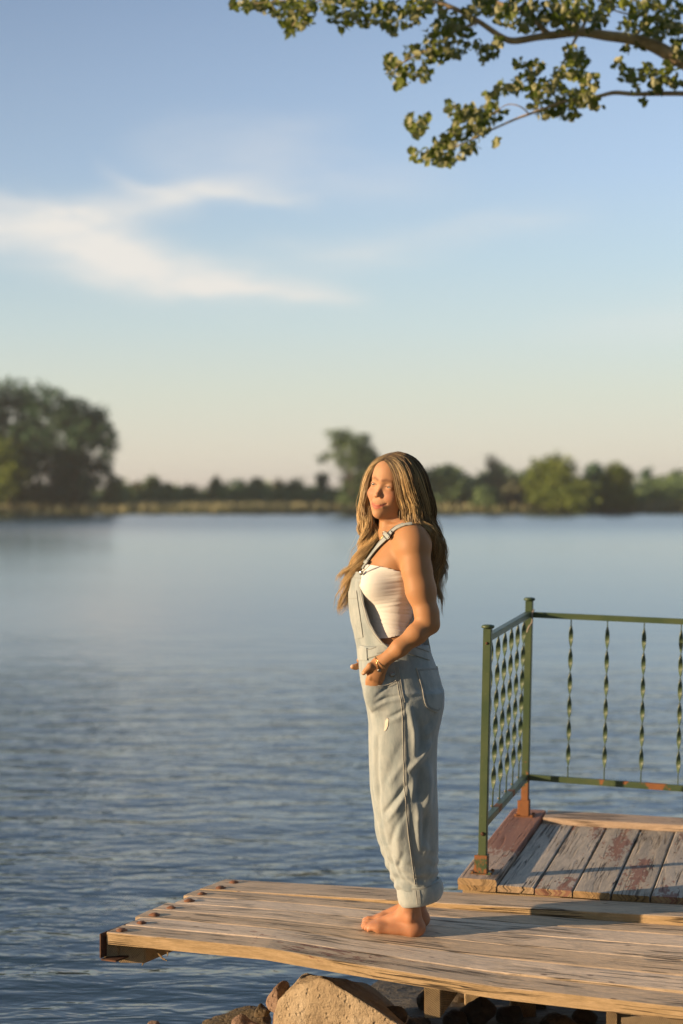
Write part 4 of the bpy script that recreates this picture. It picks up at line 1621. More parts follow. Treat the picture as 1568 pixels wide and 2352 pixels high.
# torso rows; yaw = how far the chest is turned towards the camera
TORSO = [
    (1208, 876, 946, .060, 14, 6.50), (1222, 868, 955, .095, 14, 6.50), (1236, 862, 964, .128, 14, 6.50), (1255, 853, 971, .142, 14, 6.50), (1280, 838, 975, .146, 14, 6.50), (1300, 828, 976, .140, 14, 6.50),
    (1330, 826, 974, .132, 13, 6.50), (1360, 828, 970, .126, 12, 6.50), (1385, 834, 964, .120, 10, 6.50),
    (1410, 840, 959, .116, 8, 6.50), (1440, 843, 957, .115, 6, 6.495), (1470, 842, 965, .122, 4, 6.49), (1500, 836, 980, .140, 2, 6.49),
    (1540, 834, 996, .155, 0, 6.49), (1590, 844, 1005, .160, 0, 6.49), (1640, 858, 1000, .150, 0, 6.49)]

# head frame
TH, RO, PI_ = R(33), R(10.5), R(-2)
hf = Vector((-math.sin(TH), -math.cos(TH), 0)); hl = Vector((math.cos(TH), -math.sin(TH), 0)); hu = Vector((0, 0, 1))
hl2 = (hl * math.cos(RO) - hu * math.sin(RO)); hu2 = (hu * math.cos(RO) + hl * math.sin(RO))
hf2 = (hf * math.cos(PI_) - hu2 * math.sin(PI_)).normalized(); hu3 = (hu2 * math.cos(PI_) + hf * math.sin(PI_)).normalized()
HM = [list(hf2), list(hl2), list(hu3)]
HO = P(904.5, 1117, 6.50)
HS = 1.03


def H(f, l, u):
    return HO + (hf2 * f + hl2 * l + hu3 * u) * HS


def hell(f, l, u, rf, rl, ru):
    return ell(H(f, l, u), (rf * HS, rl * HS, ru * HS), HM)


def hcone(a, b, ra, rb):
    return cone(H(*a), H(*b), ra * HS, rb * HS)


# where the soles meet the dock
def deck_z(x, y):
    s = (Vector((x, y, 0)) - Vector((F0.x, F0.y, 0))).dot(ACR)
    return deck_h(x, s) if s < DEPTH else deck_h(x, DEPTH)


def on_deck(px, py):
    lo_, hi_ = 5.5, 8.0
    for _ in range(40):
        m_ = (lo_ + hi_) / 2
        p = P(px, py, m_)
        if p.z < deck_z(p.x, p.y): hi_ = m_
        else: lo_ = m_
    return P(px, py, lo_)


class Foot:
    def __init__(self, heel, yaw, side):
        self.o = heel
        self.d = Vector((-math.cos(yaw), math.sin(yaw), 0))           # towards the toes
        self.w = Vector((0, 0, 1)).cross(self.d) * side               # towards the little toe
        z1 = deck_z(*(heel + self.d * 0.2)[:2]); z0 = heel.z
        self.sl = (z1 - z0) / 0.2

    def __call__(self, l, w, h):
        return self.o + self.d * l + self.w * w + Vector((0, 0, h + self.sl * l))

    def build(self, F_):
        M = [list(self.d), list(self.w), [0, 0, 1]]
        F_.add(ell(self(0.030, 0, 0.030), (0.034, 0.029, 0.030), M), 0.01)
        F_.add(cone(self(0.030, -0.002, 0.035), self(0.048, 0, 0.105), 0.028, 0.030), 0.02)
        F_.add(cone(self(0.050, 0, 0.10), self(0.052, 0, 0.26), 0.033, 0.046), 0.02)
        F_.add(ell(self(0.046, -0.031, 0.082), (0.012, 0.009, 0.013), M), 0.012)       # inner ankle bone
        F_.add(ell(self(0.040, 0.031, 0.070), (0.012, 0.009, 0.013), M), 0.012)        # outer ankle bone
        F_.add(cone(self(0.060, -0.003, 0.070), self(0.150, -0.008, 0.030), 0.030, 0.0205), 0.03)
        F_.add(cone(self(0.045, 0.010, 0.022), self(0.150, 0.026, 0.016), 0.021, 0.016), 0.02)
        F_.add(ell(self(0.165, 0.003, 0.018), (0.036, 0.042, 0.018), M), 0.018)
        F_.add(ell(self(0.160, -0.026, 0.020), (0.028, 0.018, 0.019), M), 0.012)
        toes = [(-0.029, 0.232, 0.0118, 0.185), (-0.0085, 0.229, 0.0086, 0.186), (0.0080, 0.221, 0.0080, 0.180), (0.0225, 0.210, 0.0076, 0.172), (0.0355, 0.197, 0.0072, 0.160)]
        for w, l1, r_, l0 in toes:
            F_.add(cone(self(l0, w * 0.95, 0.019), self(l1 - r_ * 2.0, w, r_ + 0.006), r_ * 0.95, r_ * 0.92), 0.006)
            F_.add(cone(self(l1 - r_ * 2.2, w, r_ + 0.005), self(l1 - r_, w, r_ * 0.95), r_ * 0.9, r_), 0.003)


heel_n = on_deck(974, 2158); heel_f = on_deck(984, 2134)
foot_yaw = math.atan2(0.267, 1) + R(1)
near_foot = Foot(Vector((heel_n.x - 0.0, heel_n.y + 0.035, heel_n.z - 0.001)), foot_yaw, 1)
far_foot = Foot(Vector((heel_f.x, heel_f.y + 0.02, heel_f.z - 0.001)), foot_yaw + R(-3), -1)

B = Field((0.02 - 0.06, 6.18, 0.40), (0.42, 6.82, 2.20), 0.0026)
B.margin = 0.045
B.add(loft_px(TORSO), 0.02)
# bust, shoulder blades, collar bones, trapezius
B.add(ell(W(866, 1342, 6.425), (0.060, 0.058, 0.056)), 0.03)
B.add(ell(W(862, 1342, 6.560), (0.060, 0.056, 0.056)), 0.03)
B.add(cone(W(880, 1236, 6.49), W(935, 1232, 6.37), 0.016, 0.016), 0.03)
B.add(cone(W(872, 1240, 6.50), W(868, 1246, 6.62), 0.016, 0.016), 0.03)
B.add(cone(W(925, 1205, 6.51), W(948, 1232, 6.38), 0.034, 0.040), 0.05)
B.add(cone(W(915, 1205, 6.53), W(905, 1236, 6.64), 0.034, 0.040), 0.05)
# neck
B.add(cone(W(904, 1248, 6.50), W(909, 1160, 6.50), 0.056, 0.0505), 0.03)
B.add(cone(W(893, 1175, 6.47), W(880, 1232, 6.46), 0.016, 0.010), 0.02)
# near arm: blended into the shoulder, but only touching the torso below it
A2 = Field((0.02 - 0.06, 6.18, 0.40), (0.42, 6.82, 2.20), 0.0026)
A2.margin = 0.055
SH = W(956, 1251, 6.36)
A2.add(ell(SH, (0.046, 0.046, 0.054)), 0.03)
A2.add(cone(W(950, 1262, 6.36), W(957, 1310, 6.345), 0.047, 0.0475), 0.04)
A2.add(cone(W(957, 1310, 6.345), W(966, 1355, 6.33), 0.0475, 0.0470), 0.03)
A2.add(cone(W(966, 1355, 6.33), W(980, 1410, 6.315), 0.0470, 0.0390), 0.03)
A2.add(cone(W(980, 1410, 6.315), W(984, 1432, 6.31), 0.0390, 0.0345), 0.02)
A2.add(ell(W(996, 1437, 6.31), (0.014, 0.016, 0.016)), 0.018)
A2.add(cone(W(982, 1432, 6.31), W(957, 1455, 6.295), 0.0335, 0.0335), 0.02)
A2.add(cone(W(957, 1455, 6.295), W(918, 1487, 6.288), 0.0335, 0.0285), 0.02)
A2.add(cone(W(918, 1487, 6.288), W(877, 1521, 6.303), 0.0290, 0.0215, ((0.3, 1, 0), 0.86)), 0.015)
zc_ = A2.lo[2] + np.arange(A2.n[2]) * A2.h
zs0, zs1 = P(0, 1312, 6.4).z, P(0, 1262, 6.4).z
kz = (0.004 + 0.036 * np.clip((zc_ - zs0) / (zs1 - zs0), 0, 1)).astype(np.float32)[None, None, :]
k0_ = int((P(0, 1560, 6.4).z - A2.lo[2]) / A2.h); k1_ = int((P(0, 1190, 6.4).z - A2.lo[2]) / A2.h)
sl_ = (slice(None), slice(None), slice(k0_, k1_))
h_ = np.clip(0.5 + 0.5 * (A2.a[sl_] - B.a[sl_]) / kz[:, :, k0_:k1_], 0, 1)
B.a[sl_] = A2.a[sl_] * (1 - h_) + B.a[sl_] * h_ - kz[:, :, k0_:k1_] * h_ * (1 - h_)
del A2, h_
# near hand: palm slides into the pocket, thumb stays out, fingers continue inside the pocket
B.add(cone(W(876, 1521, 6.305), W(863, 1545, 6.315), 0.024, 0.029, ((0.2, 1, 0.1), 0.55)), 0.012)
B.add(cone(W(868, 1530, 6.312), W(860, 1563, 6.330), 0.029, 0.030, ((0.2, 1, 0.1), 0.5)), 0.012)
for k, (x0, y0, x1, y1, x2, y2, r_) in enumerate([(846, 1562, 842, 1584, 843, 1604, .0085), (856, 1568, 853, 1593, 853, 1614, .0088), (866, 1570, 864, 1596, 863, 1616, .0085), (876, 1568, 875, 1588, 873, 1605, .0076)]):
    ya = 6.335 + 0.004 * k
    B.add(cone(W(x0, y0, ya), W(x1, y1, ya + 0.015), r_, r_ * .93), 0.008)
    B.add(cone(W(x1, y1, ya + 0.015), W(x2, y2, ya + 0.034), r_ * .93, r_ * .8), 0.003)
for k, x0 in enumerate((850, 859, 868, 877)):
    B.add(ell(W(x0, 1556 + abs(k - 1.5) * -2 + 3, 6.313 + 0.002 * k), (0.007, 0.007, 0.008)), 0.008)   # knuckles
B.add(cone(W(863, 1529, 6.305), W(850, 1529, 6.298), 0.0135, 0.0112), 0.012)
B.add(cone(W(850, 1529, 6.298), W(840, 1540, 6.305), 0.0108, 0.0092), 0.005)
B.add(cone(W(840, 1540, 6.305), W(834.5, 1545.5, 6.312), 0.0090, 0.0076), 0.003)
# far arm and hand
B.add(ell(W(884, 1254, 6.655), (0.050, 0.050, 0.056)), 0.03)
B.add(cone(W(886, 1262, 6.66), W(905, 1405, 6.70), 0.047, 0.040), 0.03)
B.add(cone(W(905, 1405, 6.70), W(908, 1432, 6.70), 0.040, 0.036), 0.02)
B.add(cone(W(908, 1434, 6.70), W(862, 1505, 6.66), 0.037, 0.024), 0.02)
B.add(cone(W(868, 1505, 6.66), W(862, 1545, 6.635), 0.025, 0.028, ((0.2, -1, 0.1), 0.55)), 0.012)
B.add(cone(W(850, 1520, 6.65), W(832, 1524, 6.62), 0.0135, 0.0125), 0.012)
B.add(cone(W(832, 1524, 6.62), W(817, 1531, 6.600), 0.0122, 0.0112), 0.005)
B.add(cone(W(817, 1531, 6.600), W(810, 1531, 6.595), 0.0108, 0.0092), 0.003)
B.add(cone(W(838, 1520, 6.60), W(824, 1516, 6.585), 0.0095, 0.0085), 0.004)
for k in range(4):
    B.add(cone(W(872 - 7 * k, 1550, 6.625), W(874 - 6 * k, 1600, 6.61), 0.009, 0.0075), 0.005)
# thighs and shins inside the trousers
for lat, foot in ((-1, near_foot), (1, far_foot)):
    kn = Vector(W(922, 1830, 6.49 + lat * 0.075)); hp = Vector(W(918, 1610, 6.49 + lat * 0.085))
    an = foot(0.052, 0, 0.26)
    B.add(cone(hp, kn, 0.080, 0.056), 0.03)
    B.add(cone(kn, an, 0.056, 0.046), 0.02)
    foot.build(B)

# head
for pr, k in [(hell(-0.012, 0, 0.028, 0.094, 0.073, 0.082), 0.02), (hell(0.022, 0, -0.022, 0.066, 0.0615, 0.082), 0.03),
              (hell(0.031, 0, -0.058, 0.047, 0.0465, 0.043), 0.03), (hell(0.060, 0, -0.089, 0.025, 0.0245, 0.020), 0.022),
              (hell(0.0735, 0, -0.0985, 0.0135, 0.0155, 0.0115), 0.014), (hell(0.062, 0, 0.045, 0.034, 0.046, 0.042), 0.02),
              (hcone((0.0740, -0.030, 0.021), (0.0830, -0.010, 0.019), 0.0080, 0.0075), 0.022), (hcone((0.0740, 0.030, 0.021), (0.0830, 0.010, 0.019), 0.0080, 0.0075), 0.022),
              (hell(0.059, -0.034, -0.033, 0.026, 0.025, 0.021), 0.018), (hell(0.059, 0.034, -0.033, 0.026, 0.025, 0.021), 0.018),
              (hell(0.066, 0.0, -0.070, 0.026, 0.030, 0.020), 0.016)]:
    B.add(pr, k)
for s in (-1, 1):   # eye sockets, then lids
    B.cut(hell(0.0990, s * 0.0300, 0.001, 0.0125, 0.0150, 0.0095), 0.014)
    B.add(hell(0.0750, s * 0.0305, 0.0, 0.0128, 0.0160, 0.0120), 0.004)
    B.cut(hell(0.0890, s * 0.0310, -0.0012, 0.0062, 0.0125, 0.0025), 0.0012)
for pr, k in [(hcone((0.082, 0, 0.008), (0.0970, 0, -0.029), 0.0052, 0.0064), 0.010), (hell(0.0995, 0, -0.0330, 0.0082, 0.0080, 0.0072), 0.006),
              (hell(0.0905, 0.0102, -0.0370, 0.0076, 0.0052, 0.0058), 0.004), (hell(0.0905, -0.0102, -0.0370, 0.0080, 0.0055, 0.0062), 0.004)]:
    B.add(pr, k)
B.cut(hell(0.0935, 0.0058, -0.0440, 0.004, 0.0026, 0.0028), 0.002)
B.cut(hell(0.0935, -0.0058, -0.0440, 0.004, 0.0026, 0.0028), 0.002)
UL = [(-0.029, 0.0725, -0.0600), (-0.015, 0.0870, -0.0665), (-0.005, 0.0930, -0.0670), (0.005, 0.0930, -0.0670), (0.015, 0.0870, -0.0665), (0.029, 0.0725, -0.0600)]
LL = [(-0.026, 0.0740, -0.0635), (-0.012, 0.0870, -0.0740), (0.0, 0.0910, -0.0770), (0.012, 0.0870, -0.0740), (0.026, 0.0740, -0.0635)]
for q_ in (-0.0085, 0.0085):
    B.add(hell(0.0895, q_, -0.0668, 0.0058, 0.0125, 0.0042), 0.004)
B.add(hell(0.0885, 0, -0.0768, 0.0062, 0.0150, 0.0056), 0.004)
for q_ in (-0.016, 0.016):
    B.add(hell(0.0840, q_, -0.0715, 0.0050, 0.0090, 0.0040), 0.005)
ML = [(l_, 0.0985 - 21.0 * l_ * l_, -0.0716 + 16.0 * l_ * l_) for l_ in (-0.030, -0.024, -0.016, -0.008, 0.0, 0.008, 0.016, 0.024, 0.031)]
for i in range(len(ML) - 1):
    B.cut(hcone((ML[i][1], ML[i][0], ML[i][2]), (ML[i + 1][1], ML[i + 1][0], ML[i + 1][2]), 0.0019, 0.0019), 0.0030)
for s in (-1, 1):   # smile folds and ears
    B.cut(hcone((0.094, s * 0.019, -0.047), (0.083, s * 0.034, -0.062), 0.0006, 0.0008), 0.009)
    B.add(hell(-0.006, s * 0.0735, -0.012, 0.016, 0.006, 0.028), 0.006)
    B.cut(hell(-0.002, s * 0.081, -0.012, 0.009, 0.005, 0.018), 0.004)

BV, BF = B.mesh()
del B
BV = smooth_mesh(BV, BF, 1, 0.35)

# skin colour: base, lips, cheeks, brows, nails; light on the face and mouth-line shade painted in
loc = (BV - np.array(HO)) @ np.array(HM).T / HS
hd = np.linalg.norm(loc, axis=1) < 0.2
col = np.tile(np.array([0.43, 0.225, 0.105]), (len(BV), 1))


def polydist(P_, pts):
    d = np.full(len(P_), 9.0)
    for i in range(len(pts) - 1):
        a, b = np.array(pts[i]), np.array(pts[i + 1])
        ab = b - a
        t = np.clip(((P_ - a) @ ab) / ab.dot(ab), 0, 1)
        d = np.minimum(d, np.linalg.norm(P_ - a - t[:, None] * ab, axis=1))
    return d


def blend(mask, c, only=None):
    global col
    m_ = np.clip(mask, 0, 1)[:, None]
    col = col * (1 - m_) + np.array(c) * m_


q = np.where(hd[:, None], loc, 9.0)
blend(np.clip((q[:, 0] + 0.02) / 0.05, 0, 1) * (q[:, 0] < 1) * (q[:, 2] > -0.115) * 1.0, (0.50, 0.275, 0.150))  # face skin lightened in colour, as the sun catches it weakly
for s in (-1, 1):
    dch = np.linalg.norm((q - np.array([0.078, s * 0.040, -0.030])) / np.array([1, 1, 1.1]), axis=1)
    blend(np.exp(-(dch / 0.019) ** 2) * 0.45, (0.52, 0.17, 0.11))
    br = [(0.098, s * 0.010, 0.0175), (0.093, s * 0.022, 0.0225), (0.083, s * 0.036, 0.0205), (0.072, s * 0.044, 0.0145)]
    blend(np.clip(1.25 - polydist(q, br) / 0.0060, 0, 1) * 0.75, (0.18, 0.09, 0.048))
    la = [(0.086, s * 0.018, -0.0005), (0.0885, s * 0.030, 0.0030), (0.083, s * 0.043, -0.0015)]
    blend(np.clip(1.25 - polydist(q, la) / 0.0030, 0, 1) * 0.85, (0.06, 0.032, 0.022))
dn = np.linalg.norm(q - np.array([0.112, 0, -0.036]), axis=1)
blend(np.exp(-(dn / 0.012) ** 2) * 0.25, (0.52, 0.19, 0.12))
ll_ = q[:, 1]; um = -0.0716 + 16.0 * ll_ ** 2
up_ = um + 0.0068 * np.clip(1 - (ll_ / 0.032) ** 2, 0, 1) - 0.0012 * np.exp(-(ll_ / 0.004) ** 2)
dn_ = um - 0.0095 * np.clip(1 - (ll_ / 0.030) ** 2, 0, 1)
lip = np.clip((up_ - q[:, 2]) / 0.0012 + 0.5, 0, 1) * np.clip((q[:, 2] - dn_) / 0.0012 + 0.5, 0, 1) * (q[:, 0] > 0.065) * (np.abs(ll_) < 0.033)
blend(lip * 0.95, (0.46, 0.13, 0.09))
blend(np.clip(1.3 - np.abs(q[:, 2] - um) / 0.0014, 0, 1) * (q[:, 0] > 0.062) * (ll_ > -0.029) * (ll_ < 0.033) * 0.7, (0.17, 0.05, 0.04))  # mouth parting darkened in colour, like shade in the crease
# feet a little redder at toes and heels; nails paler
fz = np.clip((0.66 - BV[:, 2]) / 0.08, 0, 1)
blend(fz * 0.45, (0.50, 0.21, 0.125))
for foot in (near_foot, far_foot):
    for w, l1, r_, l0 in [(-0.029, 0.232, 0.0118, 0), (-0.0085, 0.229, 0.0086, 0), (0.0080, 0.221, 0.0080, 0), (0.0225, 0.210, 0.0076, 0), (0.0355, 0.197, 0.0072, 0)]:
        c = np.array(foot(l1 - r_ * 0.6, w, r_ * 1.8))
        blend(np.clip(1.4 - np.linalg.norm(BV - c, axis=1) / (r_ * 0.6), 0, 1) * 0.7, (0.72, 0.45, 0.34))
blend(np.clip(1.4 - np.linalg.norm(BV - np.array(W(831.5, 1546.5, 6.300)), axis=1) / 0.0065, 0, 1) * 0.8, (0.85, 0.66, 0.52))
blend(np.clip(1.4 - np.linalg.norm(BV - np.array(W(807.5, 1529, 6.592)), axis=1) / 0.006, 0, 1) * 0.8, (0.80, 0.58, 0.45))


def mat_skin():
    m_, nt = mat('tanned_skin')
    at = nt.new('ShaderNodeAttribute', attribute_name='col')
    tc = nt.new('ShaderNodeTexCoord')
    n = nt.noise(tc.outputs['Object'], 60, 3, 0.5)
    c = nt.mix(nt.m('MULTIPLY', n, 0.14), at.outputs['Color'], (0.40, 0.15, 0.08))
    nt.put(nt.bs.inputs['Base Color'], c)
    nt.bs.inputs['Roughness'].default_value = 0.58
    nt.bs.inputs['Specular IOR Level'].default_value = 0.28
    nt.bs.inputs['Subsurface Weight'].default_value = 0.18
    nt.bs.inputs['Subsurface Radius'].default_value = (1.0, 0.35, 0.18)
    nt.bs.inputs['Subsurface Scale'].default_value = 0.012
    nt.put(nt.bs.inputs['Normal'], nt.bump(nt.noise(tc.outputs['Object'], 420, 2, 0.5), 0.12, 0.001))
    return m_


M_SKIN = mat_skin()
person = mk('person', BV, BF, M_SKIN, None, True, attrs={'col': col})
tag(person, 'barefoot woman with long wavy blonde hair standing on the dock, hands in overall pockets', 'person')
body_bvh = BVHTree.FromPolygons([Vector(v) for v in BV], BF.tolist())
CAM0 = Vector((0, 0, CZ))


def hit(bvh, px, py, default_y=6.35):
    d = (P(px, py, 1.0) - CAM0).normalized()
    r_ = bvh.ray_cast(CAM0 + d * 3, d)
    if r_[0] is None:
        return None
    n = r_[1]
    if n.dot(d) > 0: n = -n
    return r_[0], n


# eyes: an eyeball with iris in each lid opening
def mat_eye():
    m_, nt = mat('eye')
    tc = nt.new('ShaderNodeTexCoord')
    x, y, z = nt.sep(tc.outputs['Object'])
    r_ = nt.m('SQRT', nt.m('ADD', nt.m('MULTIPLY', y, y), nt.m('MULTIPLY', z, z)))
    c = nt.ramp(nt.m('MULTIPLY', r_, 80.0), [(0.12, (0.01, 0.008, 0.006)), (0.20, (0.06, 0.07, 0.06)), (0.42, (0.10, 0.11, 0.09)), (0.50, (0.26, 0.20, 0.165))])
    nt.put(nt.bs.inputs['Base Color'], c)
    nt.bs.inputs['Roughness'].default_value = 0.12
    return m_


M_EYE = mat_eye()
for s in (-1, 1):
    bm = bmesh.new()
    bmesh.ops.create_uvsphere(bm, u_segments=24, v_segments=16, radius=0.0112 * HS)
    me = bpy.data.meshes.new('eye'); bm.to_mesh(me); bm.free()
    me.polygons.foreach_set('use_smooth', [True] * len(me.polygons))
    me.materials.append(M_EYE)
    o_ = bpy.data.objects.new('eye', me); COL.objects.link(o_)
    gx = (hf2 + Vector((-0.25, 0.1, 0))).normalized(); gz = hu3; gy = gz.cross(gx).normalized(); gz = gx.cross(gy)
    o_.matrix_world = Matrix.Translation(H(0.0752, s * 0.0308, -0.0008)) @ Matrix((gx, gy, gz)).transposed().to_4x4()
    o_.parent = person


# ------------------------------------------------------------------ cloth
def mat_cloth(name, base, dark, weave=900, fold=0.0, rough=0.9, wash=True):
    m_, nt = mat(name)
    tc = nt.new('ShaderNodeTexCoord')
    p = tc.outputs['Object']
    n = nt.noise(nt.mapping(p, scale=(1, 1, 0.45)), 26, 5, 0.65)
    n2 = nt.noise(p, weave, 2, 0.5)
    n3 = nt.noise(nt.mapping(p, scale=(1, 1, 0.25)), 160, 3, 0.6)
    c = nt.mix(nt.m('MULTIPLY', nt.step(n, 0.35, 0.7), 0.6 if wash else 0.1), base, dark)
    c = nt.mix(nt.m('MULTIPLY', n3, 0.35 if wash else 0.15), c, dark)
    nt.put(nt.bs.inputs['Base Color'], c)
    nt.bs.inputs['Roughness'].default_value = rough
    nt.bs.inputs['Specular IOR Level'].default_value = 0.15
    nt.bs.inputs['Sheen Weight'].default_value = 0.15
    b1 = nt.bump(n2, 0.25, 0.0008)
    if fold > 0:
        w = nt.noise(nt.mapping(p, scale=(3, 3, 55)), 1.0, 4, 0.6, 0.6)
        b1 = nt.bump(w, fold, 0.006, b1)
    else:
        b1 = nt.bump(n, 0.4, 0.005, b1)
        b1 = nt.bump(nt.noise(nt.mapping(p, scale=(1, 1, 0.6)), 75, 3, 0.6, 0.8), 0.45, 0.0018, b1)
    nt.put(nt.bs.inputs['Normal'], b1)
    return m_


M_DENIM = mat_cloth('washed_light_denim', (0.40, 0.435, 0.425), (0.205, 0.26, 0.28))
M_DENIM2 = mat_cloth('denim_trim', (0.42, 0.45, 0.435), (0.22, 0.275, 0.29))
M_STITCH = mat_cloth('faded_seam_stitching', (0.235, 0.26, 0.26), (0.36, 0.37, 0.34), weave=2500)
M_EDGEL = mat_cloth('worn_light_edge', (0.52, 0.50, 0.44), (0.36, 0.38, 0.36))
M_TOP = mat_cloth('cream_ribbed_jersey', (0.75, 0.74, 0.70), (0.67, 0.65, 0.61), fold=0.3, wash=False)

# trousers: hips and two legs (py, front, back, lateral half, yaw, centre y)
HIP = [(1479, 822, 986, .138, 2, 6.49), (1500, 822, 990, .148, 2, 6.49), (1530, 824, 1002, .163, 0, 6.49), (1560, 827, 1012, .172, 0, 6.49), (1590, 834, 1018, .176, 0, 6.49), (1620, 842, 1017, .172, 0, 6.49), (1655, 850, 1009, .150, 0, 6.49), (1690, 860, 998, .11, 0, 6.49)]
LEGN = [(1590, 842, 1015, .095, 0, 6.41), (1620, 846, 1016, .098, 0, 6.405), (1650, 850, 1011, .100, 0, 6.405), (1690, 852, 1005, .100, 0, 6.405), (1750, 854, 1002, .100, 0, 6.41), (1800, 857, 1003, .100, 0, 6.415), (1850, 862, 1005, .100, 0, 6.42),
        (1900, 868, 1006, .096, 0, 6.43), (1930, 876, 1007, .092, 0, 6.435), (1960, 884, 1007, .087, 0, 6.44), (1990, 893, 1006, .080, 0, 6.445), (2015, 902, 1005, .072, 0, 6.45), (2050, 912, 1004, .064, 0, 6.455)]
LEGF = [(1590, 836, 1005, .09, 0, 6.57), (1620, 843, 1004, .095, 0, 6.575), (1650, 846, 1000, .098, 0, 6.575), (1690, 846, 994, .098, 0, 6.575), (1750, 848, 990, .096, 0, 6.57), (1800, 850, 990, .094, 0, 6.57), (1850, 854, 990, .092, 0, 6.57),
        (1900, 861, 992, .090, 0, 6.57), (1930, 868, 995, .086, 0, 6.57), (1960, 877, 998, .080, 0, 6.57), (1990, 888, 1000, .074, 0, 6.57), (2015, 898, 1000, .068, 0, 6.57), (2045, 912, 998, .060, 0, 6.57)]
Fp = Field((0.0, 6.24, 0.58), (0.42, 6.74, 1.56), 0.0032)
Fp.add(loft_px(HIP, 2.2), 0.03)
Fp.add(loft_px(LEGN, 2.1), 0.03)
Fp.add(loft_px(LEGF, 2.1), 0.03)
Fp.add(ell(W(862, 1590, 6.345), (0.040, 0.026, 0.062)), 0.03)        # the hand inside the pocket
Fp.cut(cone(W(868, 1515, 6.295), W(861, 1556, 6.308), 0.030, 0.028, ((0.2, 1, 0.1), 0.62)), 0.010)
PVt, PFt = Fp.mesh()
del Fp
PVt = smooth_mesh(PVt, PFt, 2, 0.5)


def project(V):
    return HX + V[:, 0] / V[:, 1] * FPX, HY - (V[:, 2] - CZ) / V[:, 1] * FPX


def fold_field(V, N, lines, side):
    """ridges (+) and creases (-) along polylines given in picture coordinates, only on the side facing side"""
    X, Yp = project(V)
    Q = np.stack([X, Yp], 1)
    out = np.zeros(len(V))
    for pts, w, h in lines:
        d = np.full(len(V), 1e9); tt = np.zeros(len(V)); nseg = len(pts) - 1
        for i in range(nseg):
            a, b = np.array(pts[i], float), np.array(pts[i + 1], float)
            ab = b - a
            t = np.clip(((Q - a) @ ab) / ab.dot(ab), 0, 1)
            dd = np.linalg.norm(Q - a - t[:, None] * ab, axis=1)
            m_ = dd < d
            d = np.where(m_, dd, d); tt = np.where(m_, (i + t) / nseg, tt)
        fade = np.sin(np.pi * np.clip(tt * 0.86 + 0.07, 0, 1)) ** 0.6
        out += h * fade * np.exp(-(d / w) ** 2)
    return out * np.clip(side * 1.5 + 0.3, 0, 1)


PN = vnormals(PVt, PFt)
side = -PN[:, 1]
FOLDS = [
    ([(862, 1615), (885, 1603), (918, 1597)], 4, -.0045), ([(864, 1622), (888, 1611), (920, 1606)], 5, .0035),
    ([(863, 1600), (880, 1585), (894, 1572)], 4, -.0035), ([(892, 1648), (910, 1640), (928, 1630)], 4.5, -.0055), ([(890, 1658), (912, 1650), (928, 1642)], 7, .0035),
    ([(848, 1640), (866, 1632), (884, 1634)], 5, -.003), ([(935, 1606), (960, 1598), (985, 1588)], 6, -.003),
    ([(868, 1690), (866, 1760), (868, 1830), (874, 1890), (884, 1940)], 5, -.007), ([(860, 1690), (858, 1760), (861, 1830), (866, 1880)], 6, .004),
    ([(926, 1700), (905, 1740), (885, 1790), (874, 1830)], 9, -.003), ([(930, 1745), (910, 1775), (893, 1800)], 7, .0035),
    ([(932, 1802), (908, 1836), (882, 1866)], 6, -.009), ([(934, 1822), (914, 1852), (890, 1884)], 7, .007), ([(934, 1860), (915, 1890), (900, 1925)], 7, -.004),
    ([(940, 1627), (951, 1680), (953, 1740)], 7, .009), ([(986, 1710), (966, 1740), (940, 1768)], 7, .0125), ([(962, 1660), (968, 1700), (962, 1730)], 8, -.009),
    ([(983, 1762), (984, 1800), (980, 1840), (966, 1876)], 9, .013), ([(966, 1770), (962, 1800), (956, 1832)], 7, -.011), ([(950, 1790), (948, 1815), (946, 1835)], 5, .006),
    ([(1000, 1700), (995, 1760), (994, 1830)], 9, -.004), ([(958, 1850), (960, 1900), (964, 1950)], 7, .010), ([(985, 1880), (990, 1920), (984, 1960)], 8, -.004),
    ([(972, 1860), (975, 1900), (972, 1935)], 7, -.009), ([(976, 1935), (980, 1950), (975, 1965)], 7, .008),
    ([(905, 1900), (896, 1940), (902, 1985)], 7, -.0055), ([(920, 1890), (914, 1930), (918, 1970)], 8, .0045), ([(926, 1960), (914, 1990), (922, 2018)], 6, -.006),
    ([(888, 1945), (898, 1985), (915, 2022)], 5, -.006), ([(896, 1950), (910, 1990), (925, 2015)], 5, .004), ([(915, 2000), (930, 2020), (946, 2030)], 5, -.005),
    ([(992, 1985), (984, 2010), (975, 2026)], 5, .006), ([(968, 1985), (966, 2010), (968, 2028)], 6, -.004),
    ([(996, 1640), (985, 1660), (970, 1672)], 6, -.004), ([(1006, 1655), (992, 1678), (976, 1690)], 6, .004)]
disp = fold_field(PVt, PN, FOLDS, side)
zz_ = PVt[:, 2]
nz_ = np.array([mnoise.noise(Vector((v[0] * 16, v[1] * 16, v[2] * 6))) + 0.5 * mnoise.noise(Vector((v[0] * 34, v[1] * 34, v[2] * 15))) for v in PVt])
low = np.clip((1.30 - zz_) / 0.25, 0.25, 1)
disp = disp + nz_ * 0.0042 * low
# horizontal slouch above the cuffs
sl2 = np.clip((0.82 - zz_) / 0.12, 0, 1)
disp += sl2 * 0.0035 * np.sin(zz_ * 150 + PVt[:, 0] * 40 + nz_ * 2.5)
PVt = PVt + PN * disp[:, None]
trousers = mk('overalls', PVt, PFt, M_DENIM, person, True)
pants_bvh = BVHTree.FromPolygons([Vector(v) for v in PVt], PFt.tolist())


